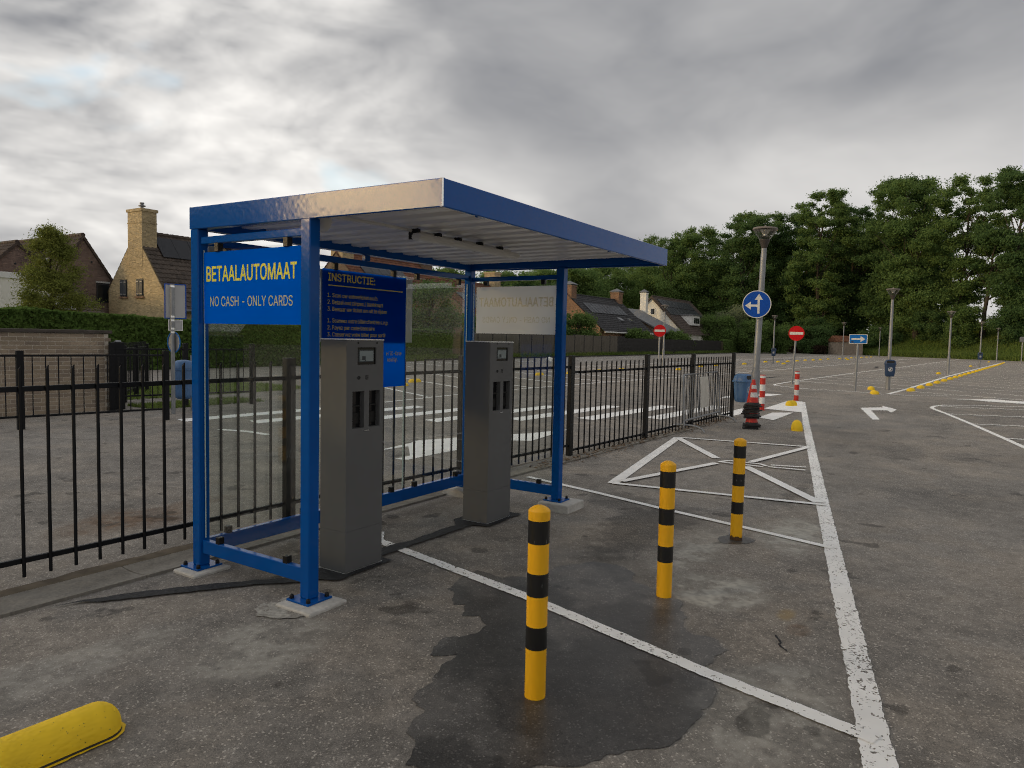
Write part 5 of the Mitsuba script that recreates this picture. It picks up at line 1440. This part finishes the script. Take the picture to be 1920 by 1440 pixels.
sg_, tg = np.meshgrid(np.r_[np.linspace(0, 20, 40), np.linspace(21, 90, 24)], np.linspace(-110, 90, 220), indexing='ij')
P2 = BA + sg_[..., None] * bn_ + tg[..., None] * bt_
V = np.concatenate([P2, (bank_z(sg_, tg) - 0.02 + 0.03)[..., None]], -1).reshape(-1, 3)
nr, nc_ = sg_.shape
ii, jj = np.meshgrid(np.arange(nr - 1), np.arange(nc_ - 1), indexing='ij')
a = (ii * nc_ + jj).ravel()
F = np.vstack([np.column_stack([a, a + nc_, a + nc_ + 1]), np.column_stack([a, a + nc_ + 1, a + 1])])
k = thing('grass_bank', 'grassy dune bank at the far end of the car park', kind='structure')
scene[k] = S((V, F), 'bank_soil', smooth=True)


def bank_grass(rg, n):
    s, t = rg.uniform(0, 1, n) ** 1.3 * 17, rg.uniform(-45, 12, n)
    p = BA + s[:, None] * bn_ + t[:, None] * bt_
    return np.column_stack([p, bank_z(s, t)])


grass('long_grass', 'long rough grass growing all over the dune bank', bank_grass, 60000, 0.85, 9, w=0.07)

# ================================================================== trees
def tree(key, label, catg, base, top, cr, seed, leaf, mat_, nclump=46, per=190, trunk=0.28, crown0=0.30, group=None, flat=0.62, spread=1.25, squeeze=0.75, narrow=1.0, lean=(0, 0), cl=(0.20, 0.36), sides=7, single=False):
    rg = np.random.default_rng(seed)
    K = thing(key, label, catg, group)
    bx, by, bz = base
    H = top - bz
    # trunk
    zz = np.linspace(0, 0.90 * H, 9)
    wob = np.cumsum(rg.normal(size=(9, 2)) * 0.018 * H, axis=0) * np.linspace(0, 1, 9)[:, None]
    ax = np.column_stack([bx + wob[:, 0] + lean[0] * (zz / H) * H, by + wob[:, 1] + lean[1] * (zz / H) * H, bz + zz - 0.1])
    rad = trunk * (1 - 0.9 * (zz / zz[-1])) + 0.02
    rad[0] *= 1.35
    wood = [tube(ax, rad, sides)]
    # clumps of foliage through the crown
    zc0 = crown0 * H
    clumps = []
    tries = 0
    while len(clumps) < nclump and tries < 4000:
        tries += 1
        f = rg.random() ** 0.85
        z = zc0 + f * (H - zc0)
        prof = (math.sin(math.pi * min(1.0, 0.16 + 0.84 * (1 - f)) ** narrow)) ** 0.7 if narrow != 9 else (1 - f) ** 0.8
        a = rg.uniform(0, 2 * math.pi)
        R = cr * (0.15 + 0.85 * prof) * (0.75 + 0.5 * meshkit.noise(np.array([math.cos(a) * 1.6, math.sin(a) * 1.6, f * 3 + seed]), seed))
        rr = R * rg.random() ** 0.45
        c = np.array([np.interp(z, zz, ax[:, 0]) + rr * math.cos(a), np.interp(z, zz, ax[:, 1]) + rr * math.sin(a), bz + z])
        size = cr * rg.uniform(*cl) * (0.75 + 0.4 * (1 - f))
        c[2] = min(c[2], bz + H - size * flat * 0.9)
        clumps.append((c, size))
    limbs = rg.choice(len(clumps), size=min(len(clumps), 20), replace=False)
    for i in limbs:
        c, size = clumps[i]
        zt = max(0.12 * H, (c[2] - bz) * rg.uniform(0.55, 0.8))
        s0 = np.array([np.interp(zt, zz, ax[:, 0]), np.interp(zt, zz, ax[:, 1]), bz + zt])
        mid = s0 * 0.5 + c * 0.5 + rg.normal(size=3) * 0.04 * H * np.array([1, 1, 0.4])
        r0 = np.interp(zt, zz, rad) * 0.5
        wood.append(tube([s0, mid, c], [r0, r0 * 0.6, r0 * 0.15], 5))
    part(K, 'trunk', cat(*wood), 'bark', True)
    C, N = [], []
    for c, size in clumps:
        n = int(per * (size / (cr * 0.28)) ** 2)
        d = rg.normal(size=(n, 3))
        d /= np.linalg.norm(d, axis=1, keepdims=True)
        lump = 0.7 + 0.6 * meshkit.noise(d * 2.2 + c, seed)
        r = size * (rg.random(n) ** 0.55) * lump
        C.append(c + d * r[:, None] * np.array([1.0, 1.0, flat]))
        N.append(d + np.array([0, 0, 0.7]))
        # loose sprays poking out
        q = int(n * 0.22)
        d2 = rg.normal(size=(q, 3)) + np.array([0, 0, 0.25])
        d2 /= np.linalg.norm(d2, axis=1, keepdims=True)
        C.append(c + d2 * (size * rg.uniform(0.8, 1.75, (q, 1))) * np.array([1.0, 1.0, flat]))
        N.append(d2)
    part(K, 'crown', leaf_cloud(np.concatenate(C), np.concatenate(N), leaf, rg, 0.9, 0.62, single), mat_)
    return K


def zb(x, y):
    q = np.array([x, y]) - BA
    return float(bank_z(np.array(q @ bn_), np.array(q @ bt_))) if q @ bn_ > 0 else 0.0


tree('birch_tree', 'light green birch standing behind the hedge on the left', 'tree', (14.05, 30.6, 0), 5.55, 1.85, 5, 0.046, 'leaf_birch', single=True, nclump=160, per=420, trunk=0.07, crown0=0.10, flat=0.7, narrow=9, cl=(0.13, 0.30))
BIG = [(140, 52.0, 22.4, 7.0, 'leaf_forest', 'leafy tree behind the white house, nearest the shelter roof'), (145, 47.4, 24.2, 6.5, 'leaf_forest', 'round topped tree between the shelter roof and the nearest lamp post'),
       (140, 38.6, 24.9, 6.0, 'leaf_forest_dark', 'dark tree just left of the nearest lamp post'), (150, 36.1, 27.2, 6.4, 'leaf_forest', 'tree directly behind the head of the nearest lamp post'),
       (146, 29.3, 26.6, 5.6, 'leaf_forest_dark', 'dense tree just right of the nearest lamp post'), (140, 24.1, 28.7, 5.2, 'leaf_forest', 'tall narrow topped tree behind the leaning no-entry sign'),
       (148, 19.7, 27.4, 5.6, 'leaf_forest_dark', 'tree behind the wooden shed, lower than its neighbours'), (140, 13.5, 29.5, 5.8, 'leaf_forest_dark', 'high dark tree above the lamp post with litter bin'),
       (134, 8.0, 28.7, 6.4, 'leaf_forest', 'broad crowned high tree in the middle of the bank'), (132, 2.6, 28.0, 5.4, 'leaf_forest', 'broad tree on the bank left of the gap of sky'),
       (125, -4.2, 27.4, 5.0, 'leaf_forest_dark', 'high tree cut by the right edge of the picture')]
for i, (x, y, top, cr, m_, lab) in enumerate(BIG):
    tree('forest_tree', lab, 'tree', (x, y, zb(x, y) - 0.1), top, cr, 40 + i, 0.20, m_, single=True, nclump=175 if i < 8 else 140, per=620, trunk=0.42, crown0=0.03 if i < 6 else 0.08 if i < 10 else 0.2, cl=(0.14, 0.30), flat=0.55, group='trees on the dune bank')
tree('forest_tree', 'thin tree with bare dark trunk in the gap of sky on the right', 'tree', (128, -0.9, zb(128, -0.9)), 21.5, 3.4, 71, 0.26, 'leaf_forest_dark', nclump=26, per=80, trunk=0.36, crown0=0.42, cl=(0.18, 0.32), lean=(0.02, -0.05))
BACK = [(156, 64, 22.0, 7.5, 'tree behind the dark roofed house, right of its chimneys'), (138, 66, 17.2, 7.0, 'tree behind the right chimney of the dark roofed house'), (123, 66, 15.0, 6.5, 'tree behind the left chimney of the dark roofed house'),
        (111, 66, 13.6, 6.0, 'tree seen above the board on the right side of the shelter'), (100, 66, 12.3, 5.5, 'tree just right of the back right post of the shelter'), (82, 66, 11.2, 5.2, 'tree beyond the red tiled house, just left of the back right post')]
for i, (x, y, top, cr, lab) in enumerate(BACK):
    tree('forest_tree', lab, 'tree', (x, y, 0), top, cr, 90 + i, 0.22, 'leaf_forest', single=True, nclump=90, per=520, trunk=0.35, crown0=0.05, cl=(0.22, 0.38), group='trees behind the houses')
for i, (x, y, top, cr) in enumerate([(165, 58, 20, 8.5), (170, 48, 22, 8.5), (172, 38, 23, 8), (168, 28, 24, 8), (163, 21, 24, 7), (158, 14, 24, 6.5), (176, 70, 19, 9), (152, 75, 15, 8), (149, 8.5, 22, 5.5), (142, -9.0, 20, 5.5)]):
    tree('forest_tree', 'dark second row tree ' + ('behind the white house', 'left of the nearest lamp post', 'behind the nearest lamp post', 'right of the nearest lamp post', 'left of the wooden shed', 'right of the wooden shed', 'above the right end of the shelter roof', 'behind the black roofed house', 'behind the broad crowned tree', 'beyond the right edge of the picture')[i], 'tree', (x, y, zb(x, y) * 0.6), top, cr, 120 + i, 0.38, 'leaf_forest_dark', single=True, nclump=80, per=230, trunk=0.35, crown0=0.04, cl=(0.24, 0.4), group='trees of the second row')
SHR = [(112, 34.6, 5.6, 3.3, 'leaf_shrub', 'green bush right of the white house'), (118, 32.4, 7.4, 3.6, 'leaf_willow', 'grey green willow bush between the white house and the nearest lamp post'),
       (114, 28.9, 4.9, 2.7, 'leaf_shrub', 'bright green bush behind the nearest lamp post'), (119, 26.6, 4.6, 2.9, 'leaf_shrub', 'green bush behind the leaning no-entry sign'),
       (128, 22.6, 4.4, 2.6, 'leaf_forest_dark', 'dark green bush left of the wooden shed'), (133, 22.6, 6.2, 3.2, 'leaf_forest_dark', 'tall dark bush above the wooden shed'),
       (133.5, 13.2, 4.6, 2.8, 'leaf_forest_dark', 'dark bush just right of the wooden shed'), (137, 9.0, 6.6, 2.7, 'leaf_forest', 'bush on the bank under the broad crowned tree'),
       (126, 1.6, 7.6, 2.5, 'leaf_shrub', 'bush on the bank below the gap of sky'), (123.5, -3.6, 7.2, 2.6, 'leaf_forest_dark', 'bush on the bank at the right edge of the picture'),
       (131, 5.4, 7.2, 2.4, 'leaf_forest_dark', 'bush on the bank left of the gap of sky'), (128.5, -6.0, 8.0, 3.0, 'leaf_forest', 'bush on the bank behind the camera post')]
for i, (x, y, top, cr, m_, lab) in enumerate(SHR):
    tree('bush', lab, 'bush', (x, y, zb(x, y) - 0.1), max(top, zb(x, y) + 2.0), cr, 200 + i, 0.15, m_, single=True, nclump=34, per=380, trunk=0.10, crown0=0.05, cl=(0.26, 0.42), flat=0.8, sides=5)
for i, (x, y, top, cr, m_, lab, lf) in enumerate([(65.9, 34.2, 4.2, 1.9, 'leaf_shrub', 'round green bush left of the black roofed house', 0.10), (40.9, 33.4, 5.6, 2.1, 'leaf_shrub', 'round tree behind the hedge, right of the instruction board', 0.09),
                                                 (80.6, 33.6, 2.9, 1.4, 'leaf_shrub', 'low bush peeping over the garden fence before the lean-to', 0.12), (92.8, 33.6, 3.0, 2.0, 'leaf_shrub', 'low bush over the garden fence before the white house', 0.12),
                                                 (47.5, 33.2, 3.2, 1.5, 'leaf_hedge', 'small dark bush behind the far machine', 0.09)]):
    tree('bush', lab, 'bush', (x, y, 0), top, cr, 230 + i, lf, m_, nclump=44, per=210, trunk=0.10, crown0=0.12, cl=(0.26, 0.42), flat=0.85, sides=6)
for i, (x, y, L_) in enumerate(((131.0, 24.6, 7.5),)):
    K = thing('hedge', 'low reddish brown hedge left of the wooden shed', 'hedge')
    rg = np.random.default_rng(77)
    n = 5000
    C = np.column_stack([rg.uniform(123.6, 135.5, n), np.zeros(n), rg.random(n) ** 0.8 * 1.35])
    C[:, 1] = 20.2 + (C[:, 0] - 123.6) * 0.62 + rg.normal(size=n) * 0.35
    part(K, 'leaves', leaf_cloud(C, np.tile([[-0.8, -0.2, 0.5]], (n, 1)), 0.16, rg, 0.9), 'leaf_purple')

# what the glass and the shiny roof edge mirror on the left, outside the picture: the hedge goes on, with houses and garden trees behind it
hedge('hedge', 'clipped hedge going on to the left, outside the picture', [(-75.0, 27.5), (-30.0, 28.2), (4.0, 28.6)], [2.2, 2.2, 2.2], 1.1, 12000, 0.16, seed=13)
for x0, y0, zt, lab in ((-24.0, 33.0, 8.6, 'first'), (-42.0, 35.0, 8.2, 'second'), (-63.0, 36.0, 8.8, 'third')):
    cross_house('house', f'brown brick house outside the picture on the left, {lab} from the pergola', x0, x0 + 9.0, y0, y0 + 12.0, x0 + 4.5, 4.5, zt, 'brick_brown', 'tile_umber')
for i, (x, y, top, cr, lab) in enumerate(((-6.5, 33.5, 8.0, 2.8, 'nearest the pergola'), (-28.5, 36.0, 9.5, 3.4, 'between the first and second house'), (-48.5, 38.0, 10.5, 3.8, 'between the second and third house'), (-13.0, 50.0, 12.0, 4.2, 'behind the first house'))):
    tree('garden_tree', 'garden tree outside the picture on the left, ' + lab, 'tree', (x, y, 0), top, cr, 301 + i, 0.2, 'leaf_forest', nclump=40, per=110, trunk=0.2, crown0=0.12)
